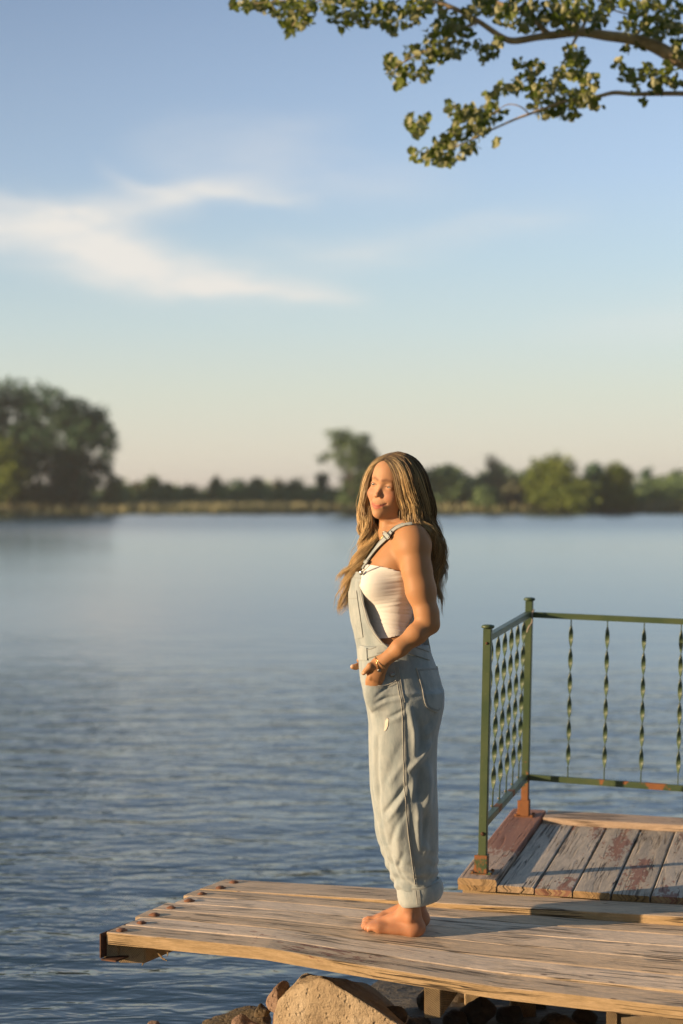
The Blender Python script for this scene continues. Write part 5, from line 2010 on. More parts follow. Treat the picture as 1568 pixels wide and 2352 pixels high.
def patch_poly(name, poly, bvh, off, thick, material, parent, step=4.0, fallback_y=6.4):
    """a cloth patch cut to a polygon in the picture and laid on a surface"""
    from mathutils.geometry import delaunay_2d_cdt
    pts = []
    n = len(poly)
    for i in range(n):
        a, b = Vector(poly[i]), Vector(poly[(i + 1) % n])
        k = max(1, int((b - a).length / step))
        for j in range(k):
            pts.append(a.lerp(b, j / k))
    edges = [(i, (i + 1) % len(pts)) for i in range(len(pts))]
    xs_ = [p.x for p in pts]; ys_ = [p.y for p in pts]
    inner = []
    x = min(xs_)
    while x < max(xs_):
        y = min(ys_)
        while y < max(ys_):
            inner.append(Vector((x, y)))
            y += step
        x += step

    def inside(q):
        c = False
        for i in range(len(pts)):
            a, b = pts[i], pts[(i + 1) % len(pts)]
            if (a.y > q.y) != (b.y > q.y) and q.x < (b.x - a.x) * (q.y - a.y) / (b.y - a.y) + a.x:
                c = not c
        return c
    inner = [q for q in inner if inside(q) and min((q - p).length for p in pts) > step * 0.6]
    vs, es, fs, *_ = delaunay_2d_cdt(pts + inner, edges, [], 1, 1e-4)
    V3, N3 = [], []
    lastp = None
    for v in vs:
        h = hit(bvh, v.x, v.y)
        if h is None:
            V3.append(None); N3.append(None)
        else:
            V3.append(h[0]); N3.append(h[1])
    good = [i for i in range(len(vs)) if V3[i] is not None]
    for i in range(len(vs)):
        if V3[i] is None:
            j = min(good, key=lambda g: (vs[g] - vs[i]).length)
            V3[i] = P(vs[i].x, vs[i].y, V3[j].y + 0.006); N3[i] = N3[j]
    m_ = len(vs)
    Va = [V3[i] + N3[i] * off for i in range(m_)] + [V3[i] + N3[i] * (off - thick) for i in range(m_)]
    Fa = [tuple(f) for f in fs] + [tuple(i + m_ for i in f)[::-1] for f in fs]
    cnt = {}
    for f in fs:
        for i in range(len(f)):
            e = (f[i], f[(i + 1) % len(f)])
            cnt[e] = cnt.get(e, 0) + 1
    for (a, b) in list(cnt):
        if (b, a) not in cnt:
            Fa.append((b, a, a + m_, b + m_))
    return mk(name, Va, Fa, material, parent, False)


def ribbon(name, pix, width, bvh, off, thick, material, parent, n=40, wfun=None):
    """a strip of cloth or stitching laid on a surface along a line in the picture"""
    cp = catmull([(x, y, 0) for x, y in pix], n)
    pts, nor = [], []
    for c in cp:
        h = hit(bvh, c.x, c.y)
        if h is None: continue
        pts.append(h[0] + h[1] * off); nor.append(h[1])
    V, F = [], []
    m_ = len(pts)
    for i in range(m_):
        t = (pts[min(i + 1, m_ - 1)] - pts[max(i - 1, 0)]).normalized()
        s = t.cross(nor[i]).normalized()
        w = width * (wfun(i / (m_ - 1)) if wfun else 1)
        for q, h in ((-0.5, -thick), (-0.5, 0), (0, thick * 0.25), (0.5, 0), (0.5, -thick)):
            V.append(pts[i] + s * w * q + nor[i] * h)
    for i in range(m_ - 1):
        for k in range(4):
            F.append((i * 5 + k, i * 5 + k + 1, (i + 1) * 5 + k + 1, (i + 1) * 5 + k))
    F.append((0, 1, 2, 3, 4)); F.append(tuple((m_ - 1) * 5 + k for k in (4, 3, 2, 1, 0)))
    return mk(name, V, F, material, parent, False)


OV = trousers
SEAM = [(910, 1532), (915, 1560), (919, 1586), (925, 1613), (928, 1650), (929, 1694), (931.6, 1784), (935, 1838), (940.6, 1910), (944, 1937), (950, 1981), (957, 2030)]
ribbon('side_seam', SEAM, 0.0090, pants_bvh, 0.0016, 0.003, M_STITCH, OV, 120)
ribbon('seam_edge', [(x - 4.2, y) for x, y in SEAM], 0.0020, pants_bvh, 0.0024, 0.003, M_EDGEL, OV, 120)
ribbon('seam_edge', [(x + 4.5, y) for x, y in SEAM[:4]], 0.002, pants_bvh, 0.0022, 0.002, M_EDGEL, OV, 40)
patch_poly('back_pocket', [(955, 1534), (980, 1531), (1003, 1530), (1011, 1570), (1012.5, 1605), (1010, 1630), (1004, 1636), (978, 1621), (968, 1580)], pants_bvh, 0.0028, 0.003, M_DENIM2, OV)
ribbon('pocket_stitching', [(958, 1539.5), (980, 1537), (1003, 1536)], 0.0075, pants_bvh, 0.0034, 0.001, M_STITCH, OV, 24)
ribbon('pocket_stitching', [(959.5, 1538), (972.5, 1580), (981.5, 1618), (1003, 1630), (1009, 1626)], 0.005, pants_bvh, 0.0034, 0.001, M_STITCH, OV, 60)
ribbon('pocket_edge', [(955, 1534), (968, 1580), (978, 1621), (1003, 1635.5)], 0.0022, pants_bvh, 0.0036, 0.002, M_EDGEL, OV, 60)
PK = [(841.5, 1544), (846, 1558), (853, 1567), (865, 1573), (878, 1574.5), (895, 1570), (911, 1562)]
ribbon('pocket_hem', [(x, y + 3.5) for x, y in PK], 0.0100, pants_bvh, 0.0016, 0.002, M_STITCH, OV, 50)
ribbon('pocket_edge', PK, 0.0026, pants_bvh, 0.0030, 0.003, M_EDGEL, OV, 50)
patch_poly('coin_pocket', [(889, 1530), (909, 1528), (912, 1560), (892, 1567), (884, 1560)], pants_bvh, 0.0010, 0.002, M_DENIM2, OV)
WB = [(823, 1502), (845, 1501), (870, 1494), (900, 1487), (930, 1490), (960, 1498), (984, 1506)]
ribbon('waistband', WB, 0.034, pants_bvh, 0.0022, 0.003, M_DENIM2, OV, 60)
ribbon('waist_stitching', [(x, y - 9.5) for x, y in WB], 0.0030, pants_bvh, 0.0040, 0.002, M_STITCH, OV, 60)
ribbon('waist_stitching', [(x, y + 9.5) for x, y in WB], 0.0030, pants_bvh, 0.0040, 0.002, M_STITCH, OV, 60)
patch_poly('front_tab', [(822.5, 1489), (844, 1488), (845.5, 1516), (825, 1515)], pants_bvh, 0.0062, 0.004, M_DENIM2, OV)
ribbon('waist_stitching', [(866, 1500), (880, 1497), (893, 1490)], 0.004, pants_bvh, 0.0042, 0.002, M_STITCH, OV, 16)


def disc(name, c, n, r_, th, material, parent):
    mb_ = MB()
    mb_.tube([c, c + n * th * 0.7, c + n * th], [r_, r_ * 0.95, r_ * 0.6], 14)
    return mb_.build(name, material, parent, True)


m_brass, nt = mat('aged_brass')
nt.put(nt.bs.inputs['Base Color'], (0.42, 0.30, 0.14)); nt.bs.inputs['Metallic'].default_value = 0.9; nt.bs.inputs['Roughness'].default_value = 0.38
m_steel, nt = mat('dull_grey_metal')
nt.put(nt.bs.inputs['Base Color'], (0.30, 0.30, 0.28)); nt.bs.inputs['Metallic'].default_value = 0.9; nt.bs.inputs['Roughness'].default_value = 0.35
m_gold, nt = mat('fine_gold')
nt.put(nt.bs.inputs['Base Color'], (0.80, 0.55, 0.24)); nt.bs.inputs['Metallic'].default_value = 1.0; nt.bs.inputs['Roughness'].default_value = 0.25
for (x, y, r_, nm) in ((901, 1549, 0.0095, 'button'), (909, 1562.5, 0.0032, 'rivet')):
    h = hit(pants_bvh, x, y)
    disc(nm, h[0] + h[1] * 0.003, h[1], r_, 0.003, m_steel, OV)
# frayed rip on the thigh
m_fray = mat_cloth('frayed_white_threads', (0.80, 0.72, 0.60), (0.62, 0.52, 0.42), weave=600)
patch_poly('rip', [(889, 1648), (892.5, 1652), (891, 1666), (887, 1676), (882, 1679), (884, 1668), (885, 1656)], pants_bvh, 0.0020, 0.001, m_fray, OV, step=2.0)


# rolled cuffs
def cuff(rows, seedk):
    """rows: (py_left, py_right, px_left, px_right, lateral, yc) rings from top to bottom, last rings turn inside"""
    V, F = [], []
    n = 56
    for (pl, pr, xl, xr, lat, yc) in rows:
        S = yc / FPX
        for k in range(n):
            a = 2 * math.pi * k / n
            u = (1 - math.cos(a)) / 2     # 0 = left/front .. 1 = right/back
            px = xl + (xr - xl) * u
            py = pl + (pr - pl) * u
            y = yc - lat * math.sin(a)
            j = 1 + 0.035 * mnoise.noise(Vector((math.cos(a) * 2.2, math.sin(a) * 2.2, seedk + py * 0.03)))
            c = ((xl + xr) / 2 - HX) * S
            x = c + ((px - HX) * S - c) * j
            V.append((x, yc - lat * math.sin(a) * j, CZ - (py - HY) * S))
    m_ = len(rows)
    for i in range(m_ - 1):
        for k in range(n):
            k2 = (k + 1) % n
            F.append((i * n + k, (i + 1) * n + k, (i + 1) * n + k2, i * n + k2))
    return V, F


for rows, yc in (([(2034, 2022, 914, 1003, .064, 6.455), (2028, 2015, 911, 1006, .067, 6.455), (2029, 2016, 909, 1010, .071, 6.455), (2037, 2024, 910, 1015, .074, 6.455), (2046, 2036, 911, 1018, .076, 6.455), (2058, 2048, 912, 1018, .075, 6.455), (2070, 2058, 914, 1014, .072, 6.455), (2079, 2064, 917, 1008, .068, 6.455), (2081, 2066, 920, 1002, .063, 6.455), (2076, 2060, 923, 998, .060, 6.455), (2050, 2040, 924, 996, .058, 6.455)], 6.455),
                 ([(2030, 2018, 914, 996, .058, 6.57), (2022, 2010, 910, 1000, .062, 6.57), (2032, 2020, 909, 1006, .068, 6.57), (2042, 2032, 912, 1006, .068, 6.57), (2050, 2042, 918, 1000, .064, 6.57), (2050, 2042, 922, 994, .058, 6.57), (2040, 2030, 922, 992, .056, 6.57)], 6.57)):
    V_, F_ = cuff(rows, yc)
    co = mk('cuff', V_, F_, M_DENIM2, OV, True)
    if yc < 6.5:
        cb_ = BVHTree.FromPolygons([Vector(v) for v in V_], F_)
        ribbon('cuff_stitching', [(913, 2037), (930, 2041), (955, 2041), (980, 2037), (1006, 2026)], 0.0055, cb_, 0.0010, 0.001, M_STITCH, co, 40)
        ribbon('cuff_stitching', [(959, 2044), (961, 2060), (962, 2076)], 0.013, cb_, 0.0010, 0.001, M_STITCH, co, 14)
        ribbon('cuff_edge', [(954, 2044), (956, 2060), (957.5, 2076)], 0.002, cb_, 0.002, 0.001, M_EDGEL, co, 14)

# ------------------------------------------------------------------ tube top: the torso's own form, worn 4 mm out, gathered in fine folds
tor = Field((0.0, 6.30, 1.44), (0.34, 6.70, 1.86), 0.0030)
tor.add(loft_px(TORSO), 0.02)
tor.add(ell(W(866, 1342, 6.425), (0.060, 0.058, 0.056)), 0.03)
tor.add(ell(W(862, 1342, 6.560), (0.060, 0.056, 0.056)), 0.03)
tor.a -= 0.0045
TV, TF = tor.mesh()
del tor
TV = smooth_mesh(TV, TF, 2, 0.4)
TN = vnormals(TV, TF)
X_, Y_ = project(TV)
wr = np.zeros(len(TV))
for i, v in enumerate(TV):
    a = X_[i]
    # ruching is strongest at the side seam (px 915) and below the bust
    s1 = math.exp(-((a - 925) / 42) ** 2) * 1.0 + (0.55 if Y_[i] > 1385 else 0.22)
    yy = Y_[i] + (a - 900) * (0.12 if Y_[i] < 1400 else -0.10)
    wr[i] = s1 * (mnoise.noise(Vector((v[0] * 7, v[1] * 7, yy * 0.17))) * 1.1 + 0.6 * mnoise.noise(Vector((v[0] * 12, v[1] * 12, yy * 0.40))))
TV = TV + TN * (wr * 0.0019)[:, None]
# cut along the worn edges
edge_t = np.interp(X_, [815, 830, 855, 885, 918, 960], [1296, 1294.5, 1297, 1303, 1313, 1322])
edge_b = np.interp(X_, [830, 868, 890, 915, 960], [1470, 1466.5, 1464, 1459, 1455])
keepv = (Y_ > edge_t) & (Y_ < edge_b)
Ycl = np.clip(Y_, edge_t, edge_b)
TV[:, 2] += (Y_ - Ycl) * TV[:, 1] / FPX
kf = keepv[TF].any(1)
TF = TF[kf]
used = np.unique(TF)
re_ = np.full(len(TV), -1); re_[used] = np.arange(len(used))
top = mk('tube_top', TV[used], re_[TF], M_TOP, person, True)
top_bvh = BVHTree.FromPolygons([Vector(v) for v in TV[used]], re_[TF].tolist())
sm = top.modifiers.new('thickness', 'SOLIDIFY'); sm.thickness = 0.002; sm.offset = -1

# ------------------------------------------------------------------ bib
bib_y = np.linspace(1309, 1492, 74)
V, F = [], []
nu = 34
for j, py in enumerate(bib_y):
    xn = float(interp(py, [1309, 1316, 1325, 1334, 1354, 1380, 1394, 1430, 1456, 1470, 1478, 1492], [839, 838.5, 832.5, 830, 830.6, 835, 838.6, 848.6, 864.6, 874, 882, 898]))
    xs_ = float(interp(py, [1309, 1316, 1335, 1356, 1380, 1400, 1440, 1480, 1492], [803.5, 803, 800.5, 799, 799.5, 801.5, 809.5, 818, 820]))
    yn = float(interp(py, [1309, 1334, 1394, 1430, 1456, 1478, 1492], [6.410, 6.400, 6.392, 6.378, 6.365, 6.352, 6.346]))
    dy0 = py + 0.0
    for i in range(nu + 1):
        t = i / nu
        if t < 0.6:
            tt = 1 - t / 0.6
            y = 6.51 - (6.51 - yn) * tt
            px = xs_ + (xn - xs_) * tt ** 1.7
        else:
            tt = (t - 0.6) / 0.4
            y = 6.51 + 0.115 * tt
            px = xs_ + 16 * tt ** 2
        yo = dy0 + (5.5 * (1 - t / 0.6) if (py < 1312 and t < 0.6) else 0)
        p = P(px, yo, y)
        p += Vector((0.0016 * mnoise.noise(Vector((y * 30, py * 0.05, 1))) + 0.0012 * mnoise.noise(Vector((y * 70, py * 0.02, 4))), 0, 0))
        V.append(p)
for j in range(len(bib_y) - 1):
    for i in range(nu):
        a = j * (nu + 1) + i
        F.append((a, a + 1, a + nu + 2, a + nu + 1))
bib_bvh = BVHTree.FromPolygons(V, F)
bib = mk('bib', V, F, M_DENIM, OV, True)
smd = bib.modifiers.new('thickness', 'SOLIDIFY'); smd.thickness = 0.003; smd.offset = 0
patch_poly('bib_pocket', [(800.5, 1357), (810, 1356), (819.6, 1355.4), (823, 1385), (829, 1425), (834.6, 1463), (822, 1466), (812, 1435), (803, 1395)], bib_bvh, 0.0034, 0.002, M_DENIM2, bib, step=3)
ribbon('pocket_stitching', [(820, 1358), (823.5, 1385), (829.5, 1425), (834.6, 1462)], 0.0024, bib_bvh, 0.0040, 0.001, M_STITCH, bib, 40)
ribbon('pocket_stitching', [(801, 1374), (810, 1374), (821, 1373)], 0.0022, bib_bvh, 0.0040, 0.001, M_STITCH, bib, 12)
ribbon('bib_hem', [(804, 1313), (815, 1314), (826, 1315.5), (837, 1318)], 0.0045, bib_bvh, 0.0026, 0.002, M_DENIM2, bib, 20)
ribbon('bib_stitching', [(803, 1326), (815, 1327), (829, 1328)], 0.0025, bib_bvh, 0.0022, 0.002, M_STITCH, bib, 20)
EDG = [(829.2, 1334), (829.8, 1354), (834.2, 1380), (838, 1394), (847.6, 1430), (863.4, 1456), (880, 1476)]
ribbon('bib_edge', [(x - 1.0, y) for x, y in EDG], 0.0030, bib_bvh, 0.0030, 0.003, M_EDGEL, bib, 60)
ribbon('bib_stitching', [(x - 4.5, y + 1) for x, y in EDG], 0.0022, bib_bvh, 0.0020, 0.001, M_STITCH, bib, 60)

# near strap, with slider, hook and button; and the strap on the far side and back panel
allV = [Vector(v) for v in BV] + [Vector(v) for v in TV[used]]
allF = BF.tolist() + [[i + len(BV) for i in f] for f in re_[TF].tolist()]
skin_bvh = BVHTree.FromPolygons(allV, allF)
del allV, allF
STR_P = [(834, 1305), (843, 1291), (856, 1272), (870, 1254), (883, 1239), (896, 1226), (912, 1213), (930, 1206), (946, 1204)]
stp = ribbon('strap', STR_P, 0.0195, skin_bvh, 0.0055, 0.0035, M_DENIM2, OV, 60)
ribbon('strap_stitching', [(x - 2.2, y - 2.0) for x, y in STR_P[1:-1]], 0.0020, skin_bvh, 0.0075, 0.002, M_STITCH, stp, 50)
ribbon('strap_stitching', [(x + 3.2, y + 2.4) for x, y in STR_P[1:-1]], 0.0020, skin_bvh, 0.0072, 0.002, M_STITCH, stp, 50)
STR_2 = [(844, 1289), (852, 1281), (868, 1261), (884, 1243), (897, 1230), (903, 1224)]
ribbon('strap', STR_2, 0.0190, skin_bvh, 0.0105, 0.0035, M_DENIM2, OV, 40)


def wire(name, pix, bvh, off, rad, material, parent, n=24, closed=False):
    pts = []
    for c in catmull([(x, y, 0) for x, y in pix], n):
        h = hit(bvh, c.x, c.y)
        if h: pts.append(h[0] + h[1] * off)
    mb_ = MB()
    mb_.tube(pts, rad, 6)
    return mb_.build(name, material, parent, True)


wire('slider', [(885, 1226), (891, 1224), (902, 1232), (899, 1239), (893, 1240), (886, 1232), (885, 1226)], skin_bvh, 0.013, 0.0013, m_steel, stp)
ribbon('strap_loop', [(888, 1228), (894, 1232), (900, 1237)], 0.012, skin_bvh, 0.015, 0.004, M_DENIM2, stp, 8)
ribbon('strap_loop', [(838, 1288), (843, 1292), (849, 1296)], 0.013, skin_bvh, 0.014, 0.004, M_DENIM2, stp, 8)
hk = [P(842, 1297, 6.365), P(836, 1301, 6.375), P(836, 1307, 6.385), P(830, 1311, 6.392), P(828, 1317, 6.396), P(832, 1318, 6.394), P(834, 1312, 6.388), P(846, 1300, 6.37), P(849, 1296, 6.365)]
mb_ = MB(); mb_.tube(catmull(hk, 40), 0.0014, 6); mb_.build('hook', m_steel, stp, True)
disc('button', P(829.5, 1315, 6.398), Vector((-0.5, -0.85, 0)).normalized(), 0.0085, 0.004, m_steel, bib)
# back panel edge of the overalls behind the arm
patch_poly('back_panel', [(952, 1404), (962, 1404), (975, 1440), (985, 1492), (925, 1492), (933, 1440)], top_bvh, 0.006, 0.003, M_DENIM, OV, step=4)

# bracelet: two fine chains and a round charm; necklace
bt = [(860.5, 1505), (866, 1515), (871, 1527), (876, 1533)]
wire('bracelet', [(861, 1507), (864, 1518), (868, 1532), (870, 1537)], skin_bvh, 0.0012, 0.0011, m_gold, person)
wire('bracelet', [(861, 1506), (868, 1518), (877, 1528), (884, 1534)], skin_bvh, 0.0012, 0.0011, m_gold, person)
h = hit(skin_bvh, 870.5, 1539)
disc('charm', h[0] + h[1] * 0.001, h[1], 0.0062, 0.003, m_steel, person)
nl = [(886, 1222), (876, 1236), (864, 1247), (856, 1251)]
wire('necklace', nl, skin_bvh, 0.0010, 0.0008, m_gold, person)
h = hit(skin_bvh, 857, 1251)
if h: disc('pendant', h[0], h[1], 0.0035, 0.002, m_gold, person)


# ------------------------------------------------------------------ hair
def mat_hair():
    m_, nt = mat('blonde_hair')
    at = nt.new('ShaderNodeAttribute', attribute_name='col')
    nt.put(nt.bs.inputs['Base Color'], at.outputs['Color'])
    nt.bs.inputs['Roughness'].default_value = 0.42
    nt.bs.inputs['Specular IOR Level'].default_value = 0.5
    nt.bs.inputs['Sheen Weight'].default_value = 0.1
    tr = nt.new('ShaderNodeBsdfTranslucent')
    nt.put(tr.inputs[0], at.outputs['Color'])
    ms = nt.new('ShaderNodeMixShader'); ms.inputs[0].default_value = 0.42
    out = nt.n['Material Output']
    nt.l.new(nt.bs.outputs[0], ms.inputs[1]); nt.l.new(tr.outputs[0], ms.inputs[2]); nt.l.new(ms.outputs[0], out.inputs[0])
    return m_


M_HAIR = mat_hair()
hr = np.random.RandomState(3)
HV, HF, HC = [], [], []
NSEG = 32


def resample(g, n=NSEG):
    return np.array([list(v) for v in catmull([P(x, y, d) for x, y, d in g], n)])


def strand(pts, r0, colr, root_dark=True):
    """one lock of a few hairs: a thin tapered ribbon-tube"""
    global HV, HF, HC
    n = len(pts)
    t = np.gradient(pts, axis=0)
    t /= np.maximum(np.linalg.norm(t, axis=1), 1e-9)[:, None]
    up = np.array([0.3, -0.9, 0.2])
    s = np.cross(t, up); s /= np.maximum(np.linalg.norm(s, axis=1), 1e-9)[:, None]
    b = np.cross(s, t)
    u = np.linspace(0, 1, n)
    rad = r0 * np.minimum(1, (1 - u) * 2.4 + 0.06) * (0.15 + 0.85 * np.minimum(1, u * 14))
    base = sum(len(x) for x in HV)
    ring = []
    for a in (0, 2.09, 4.19):
        ring.append(pts + (s * math.cos(a) + b * math.sin(a) * 0.6) * rad[:, None])
    V_ = np.stack(ring, 1).reshape(-1, 3)
    HV.append(V_)
    i = np.arange(n - 1)[:, None] * 3
    q = np.concatenate([np.concatenate([i + k, i + (k + 1) % 3, i + 3 + (k + 1) % 3, i + 3 + k], 1) for k in range(3)], 0)
    HF.append(q + base)
    c = np.array(colr)[None, :] * np.ones((n, 1))
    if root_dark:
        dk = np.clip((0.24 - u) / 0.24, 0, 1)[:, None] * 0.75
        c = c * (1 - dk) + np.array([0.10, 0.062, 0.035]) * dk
    tipl = np.clip((u - 0.4) / 0.6, 0, 1)[:, None] * 0.25
    c = c * (1 - tipl) + np.array([0.56, 0.38, 0.19]) * tipl
    HC.append(np.repeat(c, 3, axis=0))


def curtain(guides, n, spread, wave, wfreq, light=0.5, seed=0, thick=0.0016, s_pow=1.0, clump=26, shade=0.0):
    G = [resample(g) for g in guides]
    m_ = len(G)
    u = np.linspace(0, 1, NSEG)
    for i in range(n):
        cl_ = hr.randint(clump)
        cr = np.random.RandomState(cl_ * 17 + seed)
        sc = cr.rand() ** s_pow
        s = np.clip(sc + hr.normal() * 0.045, 0, 1) * (m_ - 1)
        k = min(int(s), m_ - 2); f = s - k
        pts = G[k] * (1 - f) + G[k + 1] * f
        off = hr.normal(size=3) * spread
        coff = cr.normal(size=3) * spread * 1.1
        env = 0.18 + 0.82 * np.clip((u - 0.15) / 0.5, 0, 1)
        pts = pts + coff[None, :] * env[:, None] * 1.25 + off[None, :] * (0.30 + 0.25 * np.sin(np.pi * np.clip(u * 1.1, 0, 1)))[:, None]
        ph = cr.rand() * 2.2 + hr.normal() * 0.09
        w = wave * np.clip((u - 0.28) / 0.35, 0, 1) * (0.8 + 0.4 * cr.rand())
        fq = wfreq * (0.9 + 0.2 * cr.rand())
        wv = np.sin(2 * math.pi * (fq * u ** 1.15 + ph * 0.3))
        wv2 = np.cos(2 * math.pi * (fq * u ** 1.15 + ph * 0.3))
        pts[:, 0] += w * wv
        pts[:, 1] += w * 0.8 * wv2
        # keep the roots tidy above the scalp
        pts += hr.normal(size=3)[None, :] * 0.0012
        endf = hr.uniform(0.80, 1.0) if hr.rand() < 0.65 else hr.uniform(0.6, 0.85)
        kk = max(10, int(NSEG * endf))
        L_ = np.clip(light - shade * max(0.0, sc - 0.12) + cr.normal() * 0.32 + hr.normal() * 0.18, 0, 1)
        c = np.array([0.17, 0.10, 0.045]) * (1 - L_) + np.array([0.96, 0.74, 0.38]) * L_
        strand(pts[:kk], thick * hr.uniform(0.6, 1.25), c)


NG = [
    [(885, 1056, 6.43), (895, 1063, 6.405), (905, 1083, 6.395), (912, 1108, 6.390), (917, 1132, 6.39), (923, 1152, 6.395), (931, 1170, 6.40), (937, 1188, 6.40), (948, 1204, 6.395), (967, 1215, 6.375), (984, 1228, 6.38), (998, 1246, 6.42), (1008, 1270, 6.44), (1011, 1298, 6.45), (1003, 1322, 6.45), (998, 1345, 6.45)],
    [(889, 1052, 6.44), (909, 1060, 6.395), (923, 1083, 6.375), (931, 1110, 6.372), (938, 1138, 6.378), (947, 1163, 6.385), (955, 1188, 6.395), (965, 1207, 6.385), (982, 1226, 6.385), (998, 1252, 6.43), (1008, 1286, 6.45), (1000, 1318, 6.45), (1004, 1352, 6.46), (1010, 1382, 6.46)],
    [(896, 1046, 6.45), (924, 1053, 6.40), (942, 1076, 6.375), (951, 1105, 6.370), (958, 1135, 6.380), (966, 1165, 6.395), (974, 1190, 6.41), (981, 1212, 6.42), (992, 1238, 6.44), (1006, 1266, 6.46), (1012, 1298, 6.47), (1003, 1328, 6.47), (1003, 1355, 6.48), (1014, 1398, 6.48)],
    [(905, 1041, 6.48), (938, 1050, 6.43), (960, 1073, 6.41), (972, 1100, 6.405), (978, 1132, 6.415), (984, 1162, 6.43), (990, 1190, 6.45), (990, 1214, 6.47), (988, 1240, 6.50), (996, 1275, 6.52), (1000, 1308, 6.52), (990, 1336, 6.52), (996, 1370, 6.53)],
    [(914, 1040, 6.52), (948, 1053, 6.50), (969, 1078, 6.49), (979, 1106, 6.49), (985, 1138, 6.50), (990, 1168, 6.51), (993, 1196, 6.53), (987, 1222, 6.55), (980, 1250, 6.57), (980, 1290, 6.59), (984, 1330, 6.59), (980, 1360, 6.60)]]
FG = [
    [(881, 1056, 6.44), (870, 1061, 6.455), (857, 1073, 6.48), (846.5, 1092, 6.50), (840, 1114, 6.51), (836, 1138, 6.515), (834, 1160, 6.515), (840, 1182, 6.505), (850, 1203, 6.49), (857, 1226, 6.475), (852, 1248, 6.465), (842, 1270, 6.46), (829, 1290, 6.46), (815, 1306, 6.47), (798, 1320, 6.48), (776, 1334, 6.50)],
    [(887, 1051, 6.45), (870, 1057, 6.48), (854, 1072, 6.505), (842, 1094, 6.52), (836, 1118, 6.53), (833, 1143, 6.535), (829, 1166, 6.53), (830, 1188, 6.52), (838, 1206, 6.505), (847, 1224, 6.49), (838, 1247, 6.465), (829, 1264, 6.465), (828, 1288, 6.47), (818, 1306, 6.47), (806, 1336, 6.48), (793, 1366, 6.50), (781, 1392, 6.51), (776, 1414, 6.51)],
    [(897, 1043.5, 6.49), (868, 1058, 6.525), (849, 1082, 6.545), (840, 1108, 6.555), (836, 1138, 6.56), (832, 1166, 6.555), (833, 1190, 6.55), (840, 1212, 6.53), (846, 1232, 6.50), (836, 1256, 6.50), (826, 1280, 6.50), (816, 1308, 6.51), (803, 1342, 6.53), (795, 1378, 6.54), (790, 1408, 6.55)],
    [(908, 1040, 6.52), (876, 1055, 6.55), (858, 1085, 6.57), (850, 1120, 6.58), (844, 1160, 6.58), (848, 1195, 6.57), (856, 1225, 6.56), (846, 1255, 6.54), (834, 1285, 6.53), (822, 1315, 6.54), (808, 1350, 6.55), (800, 1390, 6.56)]]
BG = [
    [(898, 1048, 6.56), (874, 1085, 6.60), (864, 1130, 6.60), (861, 1175, 6.585), (862, 1210, 6.575), (855, 1245, 6.57), (844, 1280, 6.57), (836, 1310, 6.57)],
    [(905, 1043, 6.55), (895, 1065, 6.60), (885, 1100, 6.62), (882, 1140, 6.61), (884, 1175, 6.59), (884, 1205, 6.58), (878, 1235, 6.58), (872, 1265, 6.60)],
    [(915, 1042, 6.56), (922, 1062, 6.61), (925, 1100, 6.63), (926, 1140, 6.61), (928, 1175, 6.59), (935, 1205, 6.60), (945, 1240, 6.62), (952, 1290, 6.64), (958, 1340, 6.64)],
    [(922, 1043, 6.55), (952, 1062, 6.58), (968, 1095, 6.59), (974, 1135, 6.58), (978, 1170, 6.57), (978, 1205, 6.58), (974, 1240, 6.60), (974, 1290, 6.62), (978, 1340, 6.62)]]
curtain(NG, 2900, 0.0060, 0.0155, 3.0, 0.56, 1, 0.00112, 1.0, 60, 0.95)  # near side darkened in colour towards the back, standing in for shade
curtain([NG[0], NG[1]], 560, 0.0032, 0.010, 2.8, 1.15, 5, 0.0011, 1.6, 12)      # face-framing lock, coloured brighter as if sunlit
curtain(FG, 1600, 0.0056, 0.0200, 3.1, 0.70, 11, 0.00108, 1.0, 44)
curtain([FG[0], FG[1]], 460, 0.0024, 0.010, 2.8, 1.15, 15, 0.0010, 1.2, 12)
IN = [[(926, 1118, 6.43), (921, 1140, 6.435), (916, 1162, 6.445), (915, 1180, 6.45), (920, 1196, 6.455), (930, 1212, 6.47), (940, 1235, 6.52)], [(938, 1118, 6.43), (934, 1145, 6.435), (930, 1168, 6.44), (932, 1190, 6.445), (942, 1210, 6.46), (955, 1235, 6.52)]]
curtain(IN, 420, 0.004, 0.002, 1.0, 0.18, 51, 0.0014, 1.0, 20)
curtain(BG, 700, 0.008, 0.004, 2.0, 0.22, 21, 0.0019, 1.0, 20)
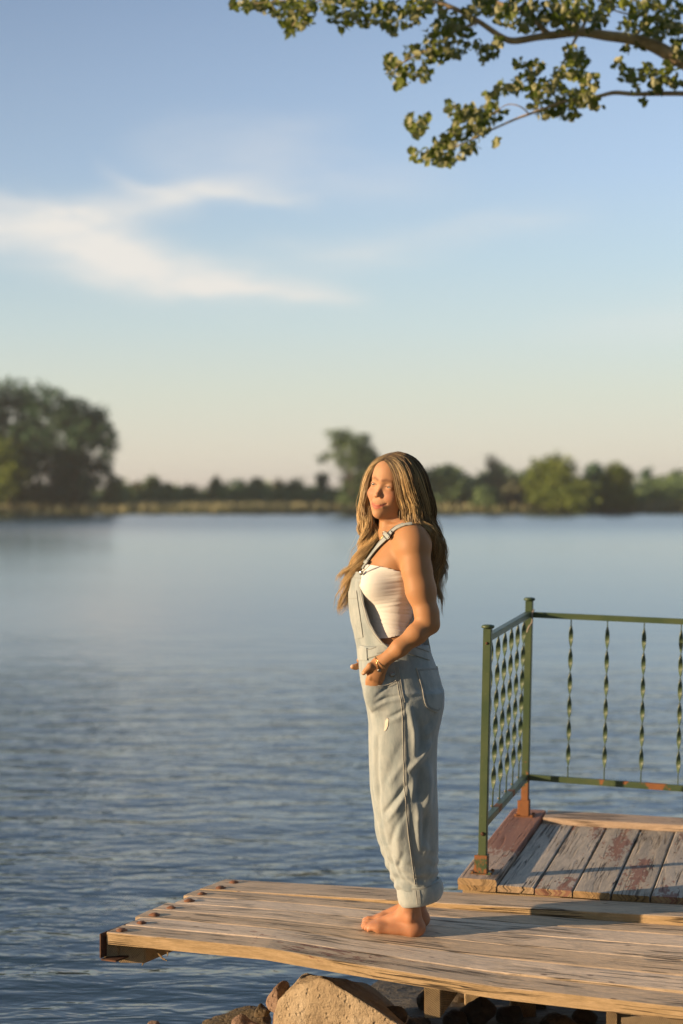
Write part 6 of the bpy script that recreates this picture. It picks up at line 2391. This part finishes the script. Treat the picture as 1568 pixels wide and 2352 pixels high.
# separate curled ends
for g, n_, sp, li in (([(984, 1232, 6.47), (1004, 1256, 6.48), (1013, 1284, 6.48), (1010, 1310, 6.48), (998, 1328, 6.47), (992, 1342, 6.46), (998, 1354, 6.46)], 80, 0.0034, 0.35),
                      ([(990, 1245, 6.50), (1008, 1275, 6.50), (1012, 1300, 6.50), (1000, 1330, 6.50), (1003, 1352, 6.50), (1013, 1376, 6.49), (1015, 1398, 6.49), (1021, 1418, 6.49)], 46, 0.0030, 0.30),
                      ([(990, 1290, 6.52), (998, 1320, 6.52), (996, 1345, 6.51), (1006, 1368, 6.51), (1008, 1392, 6.51)], 50, 0.0036, 0.28),
                      ([(846, 1246, 6.45), (834, 1268, 6.45), (820, 1288, 6.455), (804, 1304, 6.46), (788, 1313, 6.47), (777, 1324, 6.48), (773, 1342, 6.49)], 70, 0.0036, 0.75),
                      ([(830, 1282, 6.46), (816, 1306, 6.465), (806, 1328, 6.47), (792, 1352, 6.48), (780, 1372, 6.49), (775, 1394, 6.50), (777, 1412, 6.50)], 90, 0.0042, 0.75),
                      ([(834, 1276, 6.48), (818, 1312, 6.48), (808, 1340, 6.49), (800, 1368, 6.50), (790, 1392, 6.51), (788, 1414, 6.51)], 60, 0.0036, 0.60),
                      ([(838, 1186, 6.50), (826, 1198, 6.50), (822, 1214, 6.50), (830, 1228, 6.49), (840, 1240, 6.48), (838, 1258, 6.47)], 70, 0.0030, 0.80)):
    curtain([g, [(x + 3, y + 2, d + 0.006) for x, y, d in g]], n_, sp, 0.003, 1.5, li, int(g[0][1]), 0.0010, 1.0, 9)
# loose flyaway strands
for (g, n_, sp) in ((FG[1:3], 26, 0.013), (NG[1:4], 26, 0.010)):
    curtain(g, n_, sp, 0.012, 2.2, 0.75, 31 + n_, 0.0006, 1.0, 24)
mk('hair', np.concatenate(HV), np.concatenate(HF), M_HAIR, person, True, attrs={'col': np.concatenate(HC)})

# scalp cap under the strands
capF = Field((-0.02 + 0.02, 6.36, 1.98), (0.34, 6.66, 2.22), 0.004)
capF.add(hell(-0.012, 0, 0.028, 0.101, 0.081, 0.090), 0.01)
capF.add(hell(-0.030, 0, -0.030, 0.066, 0.070, 0.070), 0.03)
# open the face: cut a big rounded wedge in front
capF.cut(hell(0.095, 0, -0.020, 0.090, 0.0560, 0.085), 0.012)
CV, CF = capF.mesh()
del capF
CV = smooth_mesh(CV, CF, 2, 0.5)
mk('scalp_hair', CV, CF, M_HAIR, person, True, attrs={'col': np.tile(np.array([[0.13, 0.082, 0.045]]), (len(CV), 1))})
